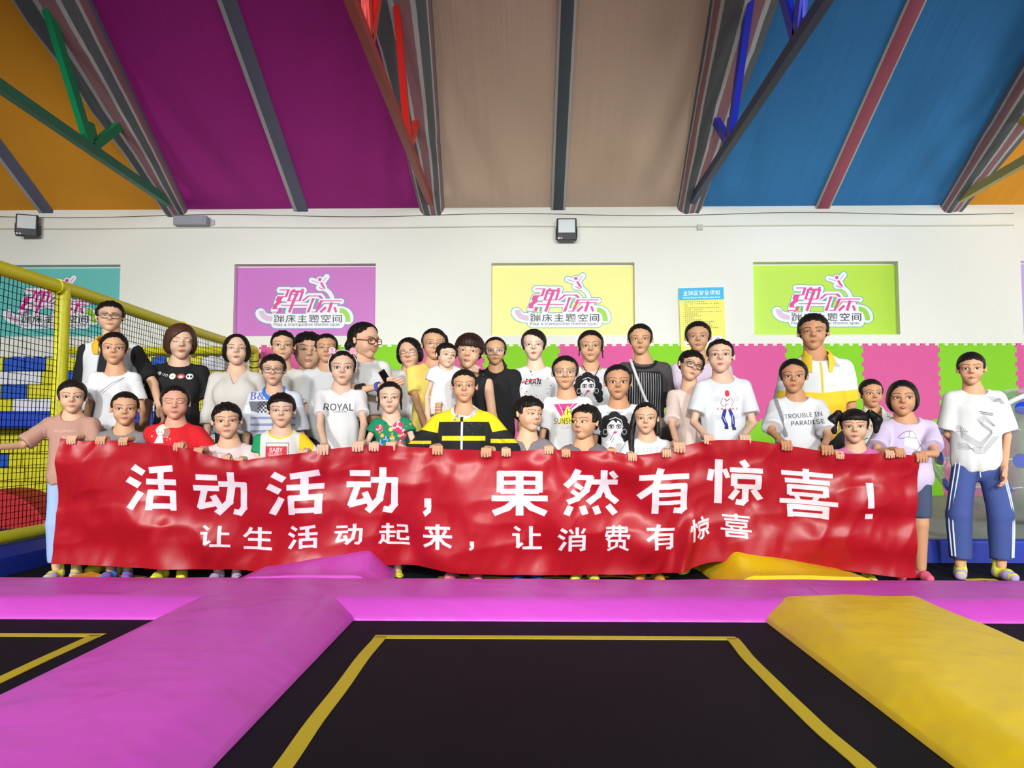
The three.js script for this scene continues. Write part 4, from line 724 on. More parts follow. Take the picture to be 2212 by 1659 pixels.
// ---------- atlases: faces with skin, and shirts with their prints ----------
const CELL = 256, [faceCanvas, fx] = canvas(2048, 1536), [shirtCanvas, sx2] = canvas(2048, 2048);
const faceTex = canvasTexture(faceCanvas), shirtTex = canvasTexture(shirtCanvas);
const skinMat = new THREE.MeshPhysicalMaterial({ map: faceTex, roughness: 0.5, specularIntensity: 0.55, sheen: 0.15, sheenColor: new THREE.Color(0.9, 0.5, 0.4), sheenRoughness: 0.5 });
const clothMat = new THREE.MeshStandardMaterial({ map: shirtTex, roughness: 0.88, side: THREE.DoubleSide });
const mixHex = (a, b, t) => '#' + new THREE.Color(a).lerp(new THREE.Color(b), t).getHexString();
function drawFace(k, o) {
  const ox = (k % 8) * CELL, oy = Math.floor(k / 8) * CELL, x = fx;
  x.save(); x.beginPath(); x.rect(ox, oy, CELL, CELL); x.clip();
  x.fillStyle = o.tone; x.fillRect(ox, oy, CELL, CELL);
  x.translate(ox + 128, oy + 256 * 0.98); x.scale(256 / 0.9, -256); x.lineCap = 'round';
  const E = 0.468, lid = mixHex(o.tone, '#2a1610', 0.82), gaze = o.gaze ?? 0;
  for (const s of [-1, 1]) {
    x.save(); x.translate(s * 0.145, E); x.rotate(s * 0.06); if (o.kid) x.scale(1.14, 1.18);
    if (o.eye === 'down' || o.eye === 'closed') {
      x.strokeStyle = lid; x.lineWidth = 0.016; x.beginPath(); x.moveTo(-0.07, 0.0); x.quadraticCurveTo(0, -0.03, 0.07, 0.0); x.stroke();
    } else {
      const h = o.eye === 'narrow' ? 0.6 : o.eye === 'wide' ? 1.2 : 0.95;
      const almond = () => { x.beginPath(); x.moveTo(-0.072, -0.004); x.quadraticCurveTo(-0.01, 0.048 * h, 0.072, 0.004); x.quadraticCurveTo(0, -0.042 * h, -0.072, -0.004); };
      x.fillStyle = '#e9e2dc'; almond(); x.fill(); x.save(); almond(); x.clip();
      x.fillStyle = '#1d0f0b'; x.beginPath(); x.ellipse(gaze, 0.004, 0.03, 0.034, 0, 0, 7); x.fill(); x.fillStyle = '#0a0605'; x.beginPath(); x.ellipse(gaze, 0.004, 0.014, 0.016, 0, 0, 7); x.fill(); x.restore();
      x.strokeStyle = lid; x.lineWidth = 0.017; x.beginPath(); x.moveTo(-0.076, -0.004); x.quadraticCurveTo(-0.01, 0.05 * h, 0.078, 0.006); x.stroke();
      x.lineWidth = 0.006; x.globalAlpha = 0.5; x.beginPath(); x.moveTo(-0.066, -0.01); x.quadraticCurveTo(0, -0.042 * h, 0.07, 0.0); x.stroke();
      x.beginPath(); x.moveTo(-0.07, 0.022); x.quadraticCurveTo(0, 0.075 * h, 0.08, 0.026); x.stroke(); x.globalAlpha = 1;
    }
    x.strokeStyle = o.browCol ?? mixHex(o.tone, '#120b08', 0.72); x.lineWidth = o.brow ?? 0.02; x.beginPath(); x.moveTo(-s * 0.085, 0.088); x.quadraticCurveTo(s * 0.0, 0.122, s * 0.095, 0.09); x.stroke();
    x.restore();
    x.fillStyle = mixHex(o.tone, '#30120c', 0.7); x.beginPath(); x.ellipse(s * 0.032, 0.342, 0.016, 0.009, s * 0.4, 0, 7); x.fill();
  }
  const lip = o.lip ? mixHex(o.lip, o.tone, 0.16) : mixHex(o.tone, '#b0353a', 0.42), mw = o.mw ?? 0.088, smile = o.mouth === 'smile' || o.mouth === 'grin';
  const up = smile ? 0.02 : 0, W = mw * (smile ? 1.25 : 1);
  x.fillStyle = lip; x.beginPath(); x.moveTo(-W, 0.21 + up); x.quadraticCurveTo(-W * 0.4, 0.243, -0.014, 0.245); x.lineTo(0, 0.238); x.lineTo(0.014, 0.245); x.quadraticCurveTo(W * 0.4, 0.243, W, 0.21 + up); x.quadraticCurveTo(W * 0.5, 0.172, 0, 0.169); x.quadraticCurveTo(-W * 0.5, 0.172, -W, 0.21 + up); x.fill();
  if (o.mouth === 'grin' || o.mouth === 'open') {
    x.fillStyle = '#4a1615'; x.beginPath(); x.moveTo(-W * 0.85, 0.212 + up); x.quadraticCurveTo(0, 0.222, W * 0.85, 0.212 + up); x.quadraticCurveTo(0, 0.158, -W * 0.85, 0.212 + up); x.fill();
    x.fillStyle = '#f0e8de'; x.beginPath(); x.moveTo(-W * 0.68, 0.21 + up * 0.7); x.quadraticCurveTo(0, 0.222, W * 0.68, 0.21 + up * 0.7); x.quadraticCurveTo(0, o.mouth === 'grin' ? 0.176 : 0.192, -W * 0.68, 0.21 + up * 0.7); x.fill();
  } else { x.strokeStyle = mixHex(o.tone, '#571a1a', 0.75); x.lineWidth = 0.011; x.beginPath(); x.moveTo(-W, 0.211 + up); x.quadraticCurveTo(0, 0.2 - up * 0.4, W, 0.211 + up); x.stroke(); }
  x.restore();
  return (a, b) => [(ox + 128 + clamp(a, -0.44, 0.44) * 256 / 0.9) / 2048, 1 - (oy + 256 * 0.98 - clamp(b, -0.005, 0.96) * 256) / 1536];
}
function drawShirt(k, o, mid, half, shY) {
  const ox = (k % 8) * CELL, oy = Math.floor(k / 8) * CELL, x = sx2, q = 102.4 / half;
  x.save(); x.beginPath(); x.rect(ox, oy, CELL, CELL); x.clip(); x.fillStyle = o.col; x.fillRect(ox, oy, CELL, CELL);
  x.translate(ox, oy);
  for (let i = 0; i < 500; i++) { x.globalAlpha = 0.035; x.fillStyle = i & 1 ? '#000' : '#fff'; x.fillRect(rnd() * 256, rnd() * 256, 2, 2); } x.globalAlpha = 1;
  if (o.draw) { x.save(); x.translate(128 - mid * q, 20 - shY * q); x.scale(q, q); x.lineCap = 'round'; x.lineJoin = 'round'; o.draw(x); x.restore(); }
  x.restore();
  return { ox, oy };
}

// ---------- the red banner ----------
const BANNER_D = 4.88;
{
  const topPx = [[130, 946], [146, 948], [175, 954], [215, 951], [265, 952], [300, 958], [370, 962], [430, 975], [480, 990], [520, 997], [560, 989], [600, 984], [660, 978], [700, 971], [780, 963], [840, 962], [900, 966], [960, 970], [1050, 973], [1100, 976], [1150, 972], [1190, 968], [1225, 975], [1290, 973], [1325, 974], [1368, 985], [1440, 976], [1480, 962], [1530, 951], [1610, 950], [1690, 960], [1740, 968], [1800, 978], [1850, 981], [1920, 979], [1985, 985]];
  const botPx = [[103, 1219], [300, 1226], [530, 1232], [600, 1232], [680, 1228], [770, 1222], [850, 1222], [890, 1222], [990, 1238], [1200, 1243], [1350, 1243], [1465, 1238], [1500, 1228], [1530, 1214], [1620, 1208], [1700, 1218], [1890, 1241], [1985, 1252]];
  const along = (list, x) => { let i = 1; while (i < list.length - 1 && list[i][0] < x) i++; const [a, b] = [list[i - 1], list[i]]; return lerp(a[1], b[1], sstepLin((x - a[0]) / (b[0] - a[0]))); };
  function sstepLin(t) { return clamp(t, 0, 1); }
  const smooth = (list, x) => { let s = 0; for (let k = -3; k <= 3; k++) s += along(list, x + k * 7); return s / 7; };
  // cloth coordinates: u across, v down; left edge leans
  const U0 = 130, U1 = 1985, lean = (v) => -27 * v;
  const pxOf = (u, v) => { const x = lerp(U0, U1, u), xx = x + lean(v) * (1 - u) ** 3; return [xx, lerp(smooth(topPx, x), smooth(botPx, xx), v)]; };
  const uvOf = (px, py) => { let u = (px - U0) / (U1 - U0), v = 0.5; for (let k = 0; k < 6; k++) { const x = lerp(U0, U1, u); v = (py - smooth(topPx, x)) / (smooth(botPx, px) - smooth(topPx, x)); u = (px - lean(v) * (1 - u) ** 3 - U0) / (U1 - U0); } return [u, v]; };
  const grips = [158, 218, 269, 388, 430, 487, 516, 655, 697, 775, 808, 845, 945, 1050, 1093, 1186, 1222, 1321, 1365, 1440, 1467, 1529, 1609, 1697, 1785, 1812, 1920, 1985];
  const fold = (px, v) => {
    let z = 0;
    for (let i = 0; i < grips.length; i++) { const w = 9 + 70 * v, q = (px - grips[i] + (i % 3 - 1) * 70 * v) / w; z += 0.013 * Math.exp(-q * q) * Math.exp(-v * 2.2); }
    z += 0.045 * noise3(px / 110 + v * 1.4, v * 1.1, 2) * (0.35 + v * 0.7) + 0.028 * noise3(px / 60 - v * 2.0, v * 2.2, 5) + 0.011 * (0.5 - Math.abs(noise3(px / 46 + v * 2.6, v * 3.2, 11))) + 0.005 * noise3(px / 20 + v * 3, v * 6, 8);
    z += 0.005 * (Math.abs(((px / 92) % 1) - 0.5) * 2 - 0.5) + 0.004 * (Math.abs(((v * 3.02) % 1) - 0.5) * 2 - 0.5);
    z += 0.03 * noise3(px / 170 + v * 2.4, v * 3.1 - px / 260, 21) * sstep(0, 0.15, v) + 0.016 * (0.5 - Math.abs(noise3(px / 120 - v * 1.5, v * 5 + px / 300, 31))) * sstep(0, 0.1, v);
    const dq = (px - 1497 + (v - 0.6) * 60) / 16; z += 0.05 * Math.exp(-dq * dq) * sstep(0.35, 0.85, v) - 0.03 * Math.exp(-(((px - 1465 + (v - 0.6) * 70) / 20) ** 2)) * sstep(0.3, 0.8, v);
    return z * (1 - 0.0 * v);
  };
  const nx = 420, ny = 64, sheet = (a, b) => {
    const pos = [], uv = [], idx = [], n = Math.round(nx * (b - a));
    for (let j = 0; j <= ny; j++) for (let i = 0; i <= n; i++) {
      const u = lerp(a, b, i / n), v = j / ny, [px, py] = pxOf(u, v), p = at(px, py, BANNER_D + 0.1 * v);
      pos.push(p.x, p.y, p.z + fold(px, v) - 0.004); uv.push((u - a) / (b - a), 1 - v);
    }
    for (let j = 0; j < ny; j++) for (let i = 0; i < n; i++) { const q = j * (n + 1) + i; idx.push(q, q + n + 1, q + 1, q + 1, q + n + 1, q + n + 2); }
    const g = new THREE.BufferGeometry(); g.setAttribute('position', new THREE.Float32BufferAttribute(pos, 3)); g.setAttribute('uv', new THREE.Float32BufferAttribute(uv, 2)); g.setIndex(idx); g.computeVertexNormals(); return g;
  };
  const TW = 2048, TH = 560, split = [[0, 0.5], [0.5, 1]].map(([a, b]) => { const [c, x] = canvas(TW, TH); x.fillStyle = '#a81320'; x.fillRect(0, 0, TW, TH); for (let i = 0; i < 2600; i++) { x.globalAlpha = 0.05; x.fillStyle = i & 1 ? '#7a0008' : '#ff4a50'; x.fillRect(rnd() * TW, rnd() * TH, 1 + rnd() * 10, 1); } x.globalAlpha = 1; x.fillStyle = '#efe6ea'; return { a, b, c, x }; });
  const write = (ch, x0, y0, x1, y1, skew = 0, heavy = 1) => { for (const s of split) { s.x.fillStyle = '#e3dade'; drawGlyph(s.x, ch, (p, q) => { const [u, v] = uvOf(lerp(x0, x1, p / 100), lerp(y0, y1, q / 100) + skew * (p / 100 - 0.5)); return [(u - s.a) / (s.b - s.a) * TW, v * TH]; }, heavy); } };
  const big = [['活', 273, 1001, 383, 1103, 3], ['动', 419, 1016, 535, 1113, 4], ['活', 577, 1014, 702, 1112, -6], ['动', 745, 1006, 862, 1107, 0], ['，', 875, 1005, 958, 1113, 0], ['果', 1061, 1014, 1184, 1112, 0], ['然', 1218, 1014, 1336, 1113, 2], ['有', 1377, 1011, 1492, 1109, -4], ['惊', 1528, 993, 1646, 1088, 6], ['喜', 1682, 1012, 1808, 1118, 10], ['！', 1815, 1036, 1940, 1124, 0]];
  const small = [['让', 435, 1135, 496, 1181, 4], ['生', 522, 1139, 588, 1188, 2], ['活', 624, 1132, 690, 1184, -3], ['动', 722, 1130, 785, 1176, -2], ['起', 820, 1130, 882, 1178, 3], ['来', 913, 1132, 978, 1186, 1], ['，', 988, 1132, 1042, 1187, 0], ['让', 1106, 1135, 1170, 1187, 1], ['消', 1204, 1137, 1266, 1190, 0], ['费', 1302, 1135, 1362, 1189, 0], ['有', 1395, 1133, 1460, 1187, 0], ['惊', 1490, 1118, 1533, 1166, -14], ['喜', 1556, 1109, 1622, 1160, 6]];
  for (const [g, ...q] of big) write(g, ...q, 1.05);
  for (const [g, ...q] of small) write(g, ...q, 1.0);
  const gA = sheet(0, 0.5), gB = sheet(0.5, 1), g = mergeGeometries([gA, gB], true);
  { const p = g.attributes.position, n = g.attributes.normal, q = gA.attributes.position.count, na = Math.round(nx * 0.5); for (let j = 0; j <= ny; j++) { const a = j * (na + 1) + na, b = q + j * (na + 1); const m = V(n.getX(a) + n.getX(b), n.getY(a) + n.getY(b), n.getZ(a) + n.getZ(b)).normalize(); n.setXYZ(a, m.x, m.y, m.z); n.setXYZ(b, m.x, m.y, m.z); } }
  const mats = split.map((s) => new THREE.MeshPhysicalMaterial({ map: canvasTexture(s.c), roughness: 0.36, specularIntensity: 0.8, sheen: 0.08, sheenColor: new THREE.Color(1, 0.3, 0.3), sheenRoughness: 0.35, side: THREE.DoubleSide }));
  const m = new THREE.Mesh(g, mats); m.name = 'banner'; m.castShadow = m.receiveShadow = true;
  m.userData = { label: 'long red cloth banner with two lines of white lettering held by the children', category: 'banner' }; scene.add(m);
}

// ---------- people ----------
const BED = -0.05, clothCache = {};
const plainCloth = (c, r = 0.85) => (clothCache[c + r] ??= std(c, r));
let personIndex = 0;
function twoBone(S, W, l1, l2, pole) {
  const v = W.clone().sub(S); let L = v.length(); const m = (l1 + l2) * 0.985;
  if (L > m) { const f = L / m; l1 *= f; l2 *= f; }
  const a = clamp((l1 * l1 - l2 * l2 + L * L) / (2 * L), -l1, l1), h = Math.sqrt(Math.max(0, l1 * l1 - a * a)), u = v.clone().normalize();
  const p = pole.clone().addScaledVector(u, -pole.dot(u)).normalize();
  return S.clone().addScaledVector(u, a).addScaledVector(p, h);
}
function person(o) {
  const k = personIndex++, [cx, topY, chinY] = o.c, [sl, sr, shPx] = o.s, d = o.d, mid = (sl + sr) / 2, half = (sr - sl) / 2;
  const base = at(mid, shPx, d), ground = o.g ?? (d > 5.62 ? DECK : BED), by = (o.by ?? 0) + 0.4 * Math.atan2(-base.x, d);
  const G = thing('person', o.label, 'person', [base.x, ground, -d], by, 'people posing behind the banner');
  const inv = (p) => p.clone().sub(V(base.x, ground, -d)).applyAxisAngle(V(0, 1, 0), -by);
  const hTop = at(cx, topY, d), hChin = at(cx, chinY, d), Hs = hTop.y - hChin.y, h = o.h ?? hTop.y - ground, hc = inv(V(hChin.x, hChin.y, -d));
  const adult = o.k === 'man' || o.k === 'woman', fem = o.k === 'woman' || o.k === 'girl';
  const sY = base.y - ground + 0.013, hw = at(sr, shPx, d).x - base.x, aR = hw * (o.arm ?? (adult ? 0.175 : 0.165)), jx = hw - aR - 0.01, hip = Math.min(sY - 0.3 * hw * 2, h * 0.52), Ls = sY - hip, nr = Hs * (o.neck ?? (o.k === 'man' ? 0.27 : 0.235)), fz = 1.5;
  const belly = o.belly ?? 1, J = { L: V(-jx, sY - aR * 1.15, 0), R: V(jx, sY - aR * 1.15, 0) };
  // arms
  const l1 = h * 0.178, l2 = h * 0.148, hs = Math.max(0.6, h / 1.68) * (o.hand ?? 1), arms = {};
  for (const s of ['L', 'R']) {
    const q = o[s] ?? ['d'], sg = s === 'L' ? -1 : 1; let el, wr, grip = null;
    if (q[0] === 'g') { grip = inv(at(q[1], q[2], BANNER_D - 0.0)); wr = grip.clone().add(V(0, 0.022 * hs, -0.1 * hs)); el = twoBone(J[s], wr, l1, l2, V(sg * (q[3] ?? 0.75), -0.7, -0.25)); }
    else if (q[0] === 'j') { el = inv(at(q[1], q[2], q[3])); wr = inv(at(q[4], q[5], q[6])); }
    else if (q[0] === 'b') { el = J[s].clone().add(V(sg * 0.05, -l1 * 0.96, -0.05)); wr = el.clone().add(V(-sg * l2 * 0.6, -l2 * 0.55, -0.13)); }
    else { el = J[s].clone().add(V(sg * (0.045 + 0.02 * hw), -l1 * 0.98, -0.015)); wr = el.clone().add(V(sg * 0.0, -l2 * 0.98, 0.035)); }
    arms[s] = { el, wr, grip };
  }
  const rEl = aR * 0.82, rWr = Math.max(0.02, aR * 0.56);
  const torso = (t) => [[0, sY - 0.24 * Ls - 0.02, 0, 0, sY - 0.62 * Ls, 0.0, jx * (fem ? 0.86 : 0.9) + t, jx * (fem ? 0.76 : 0.82) * belly + t], [0, sY - 0.62 * Ls, 0, 0, hip, 0, jx * (fem ? 0.76 : 0.82) * belly + t, jx * 0.86 * belly + t], [-jx * 0.9, sY - aR * 1.2, 0, -nr * 0.5, sY - aR * 0.55, -0.005, aR * 0.95 + t, aR * 1.0 + t], [jx * 0.9, sY - aR * 1.2, 0, nr * 0.5, sY - aR * 0.55, -0.005, aR * 0.95 + t, aR * 1.0 + t], [0, sY - aR * 0.3, -0.01, 0, sY + nr * 0.55, -0.012, aR * 0.9 + t, nr * 0.85 + t * 0.6]];
  const bust = (t) => (o.bust ? [[-jx * 0.44, sY - 0.36 * Ls, jx * 0.42, -jx * 0.44, sY - 0.4 * Ls, jx * 0.42, jx * 0.5 + t, jx * 0.5 + t], [jx * 0.44, sY - 0.36 * Ls, jx * 0.42, jx * 0.44, sY - 0.4 * Ls, jx * 0.42, jx * 0.5 + t, jx * 0.5 + t]] : []);
  // skin: trunk, neck, limbs in one field
  const hj = jx * 0.5, kneeY = h * 0.275, ankY = h * 0.055, st = (o.stance ?? 0.9);
  const legs = (t, a, b, c) => [-1, 1].flatMap((s) => [[s * hj, hip, 0, s * hj * 1.02 * st, kneeY, 0.008, jx * 0.46 * a + t, jx * 0.34 * b + t], [s * hj * 1.02 * st, kneeY, 0.008, s * hj * st, ankY, -0.012, jx * 0.34 * b + t, jx * 0.23 * c + t]]);
  const tr = capsules(torso(-0.008), 0.06, fz), neck = capsules([[0, sY - 0.04, -0.015, hc.x * 0.85, hc.y + Hs * 0.22, hc.z - 0.02, nr * 1.06, nr * 0.94]], 0.01), limbs = capsules([...['L', 'R'].flatMap((s) => [[...J[s].toArray(), ...arms[s].el.toArray(), aR, rEl], [...arms[s].el.toArray(), ...arms[s].wr.toArray(), rEl, rWr]]), ...legs(0, 1, 1, 1)], 0.012);
  const bodyS = (x, y, z) => smin(smin(tr(x, y, z), neck(x, y, z), 0.05), limbs(x, y, z), 0.02);
  const ext = [[-hw - 0.04, -0.02, -0.32], [hw + 0.04, hc.y + Hs * 0.3, 0.32]];
  for (const s of ['L', 'R']) for (const p of [arms[s].el, arms[s].wr]) p.toArray().forEach((v, i) => { ext[0][i] = Math.min(ext[0][i], v - 0.07); ext[1][i] = Math.max(ext[1][i], v + 0.07); });
  const face = drawFace(k, { kid: !adult, ...o.face }), plainUV = face(0.43, 0.9), geos = [];
  geos.push(setUV(surface(bodyS, ext[0], ext[1], 0.014), () => plainUV));
  // hands
  for (const s of ['L', 'R']) {
    const { el, wr, grip } = arms[s]; let g;
    if (grip) { g = s === 'L' ? mirror(handGrip) : handGrip.clone(); g = g.scale(hs, hs, hs).rotateY(-by + (s === 'L' ? 0.12 : -0.12)).translate(grip.x, grip.y, grip.z); }
    else { g = s === 'R' ? handRest.clone() : mirror(handRest); g.scale(hs, hs, hs).applyQuaternion(new THREE.Quaternion().setFromUnitVectors(V(0, -1, 0), wr.clone().sub(el).normalize())).translate(wr.x, wr.y, wr.z); }
    geos.push(setUV(g, () => plainUV));
  }
  // head
  const hd = o.head ?? {}, headP = { jaw: hd.jaw ?? (adult ? 0.285 : 0.3), cheek: hd.cheek ?? (adult ? 0.95 : 1.08), wide: hd.wide ?? 1 };
  const R = new THREE.Matrix4().makeRotationFromEuler(new THREE.Euler(-(o.pitch ?? 0), (o.yaw ?? 0) + 0.95 * Math.atan2(-base.x, d) - by, -(o.roll ?? 0), 'YXZ'));
  const M = new THREE.Matrix4().makeTranslation(hc.x, hc.y, hc.z + 0.012).multiply(new THREE.Matrix4().makeScale(Hs, Hs, Hs)).multiply(new THREE.Matrix4().makeTranslation(0, 0.3, 0)).multiply(R).multiply(new THREE.Matrix4().makeTranslation(0, -0.3, 0));
  const head = setUV(surface(headSDF(headP), [-0.5, -0.06, -0.56], [0.5, 1.02, 0.52], 0.021), (x, y, z) => (z < 0.06 ? face(Math.sign(x) * 0.44, y) : face(x, y)));
  geos.push(head.applyMatrix4(M));
  part('body', mergeGeometries(geos), skinMat, G);
  // hair
  const hr = { wide: headP.wide, n: k, ...o.hair };
  const lx = hr.locks ? 0.45 : 0.1, hb = surface(hairSDF(hr), [-0.5 - lx, hr.locks ? (hr.bottom ?? -0.3) : 0.0, -0.65 - lx * 0.6], [0.5 + lx, 1.1, 0.6], 0.026);
  part('hair', setUV(hb, (x, y, z) => [Math.atan2(x, z) * 0.5, y * 0.6]).applyMatrix4(M), hairMat(hr.col ?? '#15110f'), G);
  if (o.ties) for (const [x, y, z, c] of o.ties) part('hair_tie', new THREE.TorusGeometry(0.06, 0.022, 8, 16).rotateY(Math.PI / 2).translate(x, y, z).applyMatrix4(M), std(c, 0.6), G);
  // glasses
  if (o.gl) {
    const gl = new THREE.Group(); gl.name = 'eyeglasses'; G.add(gl); const fm = std(o.gl.col, 0.3, { metalness: o.gl.metal ?? 0.2 }), rx = o.gl.rx ?? 0.115, ry = o.gl.ry ?? 0.085, w = o.gl.w ?? 0.009, list = [];
    for (const s of [-1, 1]) {
      const pts = []; for (let i = 0; i < 20; i++) { const a = i / 20 * 6.2832, e = o.gl.box ?? 0.75, cxx = Math.sign(Math.cos(a)) * Math.abs(Math.cos(a)) ** e, cyy = Math.sign(Math.sin(a)) * Math.abs(Math.sin(a)) ** e; pts.push(V(s * 0.15 + cxx * rx, 0.455 + cyy * ry, 0.415 - Math.abs(s * 0.15 + cxx * rx) ** 2 * 0.5)); }
      list.push(tube(pts, w, 40, 6, true));
      list.push(tube([V(s * (0.15 + rx), 0.475, 0.40 - (0.15 + rx) ** 2 * 0.5), V(s * 0.36, 0.48, 0.22), V(s * 0.375, 0.48, 0.0)], w * 0.8, 10, 5));
      const ls = new THREE.Shape(pts.map((p) => new THREE.Vector2(p.x, p.y))), lg = new THREE.ShapeGeometry(ls, 6); { const q = lg.attributes.position; for (let i = 0; i < q.count; i++) q.setZ(i, 0.413 - q.getX(i) ** 2 * 0.5); lg.computeVertexNormals(); }
      part('lens', lg.applyMatrix4(M), lensMat, gl);
    }
    list.push(tube([V(-0.15 + rx, 0.475, 0.412), V(0, 0.488, 0.43), V(0.15 - rx, 0.475, 0.412)], w, 8, 5));
    part('frame', merge(list).applyMatrix4(M), fm, gl);
  }
  // shirt
  const S = o.shirt, th = S.t ?? 0.013, hem = S.hem !== undefined ? at(mid, S.hem, d).y - ground : hip - 0.06 * h, slv = S.sl ?? 0.72, nd = S.neck ?? 1;
  const cloth = drawShirt(k, S, mid, half, shPx), top = sY + 20 / 102.4 * hw;
  const tw = torso(th); tw[1][7] += 0.016; const st1 = capsules([...tw, ...bust(th)], 0.06, fz), sleeve = {};
  const sleeves = [];
  for (const s of ['L', 'R']) {
    if (slv <= 0) continue; const a = J[s], e = arms[s].el, w = arms[s].wr, n1 = e.clone().sub(a).normalize();
    if (slv <= 1) { const end = a.clone().lerp(e, slv + 0.2), cut = a.clone().lerp(e, slv); sleeves.push({ f: capsules([[...a.toArray(), ...end.toArray(), aR + th * 1.1, aR + th * 1.1 + (S.flare ?? 0.012) * 0.7]], 0.02), c: cut, n: n1 }); }
    else { const n2 = w.clone().sub(e).normalize(), cut = e.clone().lerp(w, slv - 1), end = e.clone().lerp(w, Math.min(1.2, slv - 1 + 0.25)); sleeves.push({ f: capsules([[...a.toArray(), ...e.toArray(), aR + th * 1.2, rEl + th * 1.6], [...e.toArray(), ...end.toArray(), rEl + th * 1.6, rWr + th * 1.8 + (S.flare ?? 0)]], 0.03), c: cut, n: n2, from: e }); }
  }
  const nhy = sY + nr * 0.75, shirtS = (x, y, z) => {
    const fold = 0.0045 * noise3(x * 13 + k, y * 7, z * 13) + 0.003 * noise3(x * 30, y * 12 + k, z * 30) + 0.009 * sstep(sY - 0.3 * Ls, hem, y) * noise3(Math.atan2(x, z) * 3.2, y * 1.2, k);
    let q = st1(x, y, z);
    q = smax(q, hem - y, 0.01);
    for (const v of sleeves) {
      const e = v.f(x, y, z), cutd = (x - v.c.x) * v.n.x + (y - v.c.y) * v.n.y + (z - v.c.z) * v.n.z;
      q = smin(q, smax(e, cutd, 0.008), 0.03);
    }
    q = smax(q, -ell(x, y, z, 0, nhy, nr * 0.3, nr * (0.35 + 0.62 * (S.nw ?? 1.5)), nr * 0.95 * nd, nr * 1.55), 0.008);
    if (S.vneck) q = smax(q, Math.min(z, nr * 0.95 * (1 - (nhy - y) / (nr * S.vneck)) - Math.abs(x)), 0.006);
    return q + fold;
  };
  const sg0 = surface(shirtS, [ext[0][0] - 0.02, hem - 0.03, ext[0][2] - 0.02], [ext[1][0] + 0.02, sY + nr + 0.06, ext[1][2] + 0.02], 0.0125);
  part(S.name ?? 'shirt', frontBack(sg0, (x, y) => [cloth.ox + clamp(128 + x / hw * 102.4, 3, 253), cloth.oy + clamp((top - y) / hw * 102.4, 3, 253)], cloth.ox + 3), clothMat, G);
  if (o.collar) { // stand-and-fall collar round the neck
    const cs = (x, y, z) => { const yy = y - sY - nr * 0.1, flare = nr * ((o.vest ? 1.85 : 1.62) - 0.6 * clamp(yy / (nr * 1.1), 0, 1)), rr = Math.hypot(x, (z - 0.012) * 0.95) - flare; let q = Math.abs(rr) - 0.008; q = smax(q, yy - nr * 1.15 + Math.max(0, z) * 0.5, 0.006); q = smax(q, -yy - nr * 0.35 + Math.max(0, z) * -0.9, 0.006); return smax(q, Math.min(z, nr * 0.75 - Math.abs(x)), 0.006); };
    part('collar', setUV(surface(cs, [-nr * 2.2, sY - nr * 1.2, -nr * 2.2], [nr * 2.2, sY + nr * 1.8, nr * 2.4], 0.0085), () => [0, 0]), plainCloth(o.collar), G);
  }
  if (o.vest) { // open sleeveless waistcoat over the shirt
    const v1 = capsules(torso(th + 0.014), 0.06, fz), vs = (x, y, z) => { let q = v1(x, y, z); q = smax(q, Math.abs(x) - jx * 0.98 - 0.012, 0.01); q = smax(q, hem - 0.01 - y, 0.01); q = smax(q, -ell(x, y, z, 0, nhy, nr * 0.3, nr * 1.6, nr * 1.3, nr * 1.9), 0.008); return smax(q, Math.min(z, jx * (0.2 + 0.28 * clamp((sY - y) / Ls, 0, 1)) - Math.abs(x)), 0.006) + 0.003 * noise3(x * 14, y * 8, z * 14); };
    part('waistcoat', setUV(surface(vs, ext[0].map((v) => v - 0.02), ext[1].map((v) => v + 0.02), 0.01), () => [0, 0]), plainCloth(o.vest), G);
  }
  // trousers, shorts or skirt
  const P = o.pants ?? { t: 'long', col: '#2a2f3d' }, cutY = P.t === 'long' ? ankY + 0.025 * h : P.t === 'shorts' ? kneeY + 0.03 * h : kneeY + 0.05 * h;
  const hips = capsules([[0, hip + 0.1 * Ls, 0, 0, hip - 0.03, 0, jx * 0.76 * belly + 0.004, jx * 0.82 * belly + 0.002]], 0.05, fz), lg = P.t === 'skirt' ? capsules([[0, hip, 0, 0, kneeY, 0, jx * 0.9, jx * 1.5]], 0.05, 1.25) : capsules(legs(P.loose ?? 0.015, 0.8, 1.05, 1.25), 0.012);
  const pantsS = (x, y, z) => smax(smax(smin(hips(x, y, z), lg(x, y, z), 0.03), cutY - y, 0.01), y - (hip + 0.06 * Ls), 0.01) + 0.005 * noise3(x * 12 + k, y * 6, z * 12);
  part(P.t === 'skirt' ? 'skirt' : P.t === 'shorts' ? 'shorts' : 'trousers', setUV(surface(pantsS, [-jx * 1.75, cutY - 0.03, -jx * 1.7], [jx * 1.75, hip + 0.15 * Ls, jx * 1.7], 0.0145), (x, y, z) => [x, y]), plainCloth(P.col), G);
  if (P.stripe) for (const s of [-1, 1]) { const lo = P.loose ?? 0.015, X = [[hip - 0.02, hj + jx * 0.368 + lo], [kneeY, hj * 1.02 * st + jx * 0.357 + lo], [cutY + 0.02, hj * st + jx * 0.3 + lo]]; for (const an of [0.5, 0.85]) part('side_stripe', tube(X.map(([y, xo], i) => { const c = i ? hj * st : hj, r = xo - c; return V(s * (c + Math.cos(an) * r), y, Math.sin(an) * r); }), 0.0055, 20, 6), plainCloth('#cfdcf0'), G); }
  // socks
  const sc = Math.max(0.66, h / 1.6);
  for (const s of [-1, 1]) {
    const m = part('sock', sockGeo, o.sock2 ? sockMat(o.sock, o.sock2) : plainCloth(o.sock ?? '#e4e03a'), G);
    m.scale.set(sc * s, sc, sc); m.position.set(s * hj * st, 0, -0.012); m.rotation.y = s * (o.splay ?? 0.25);
  }
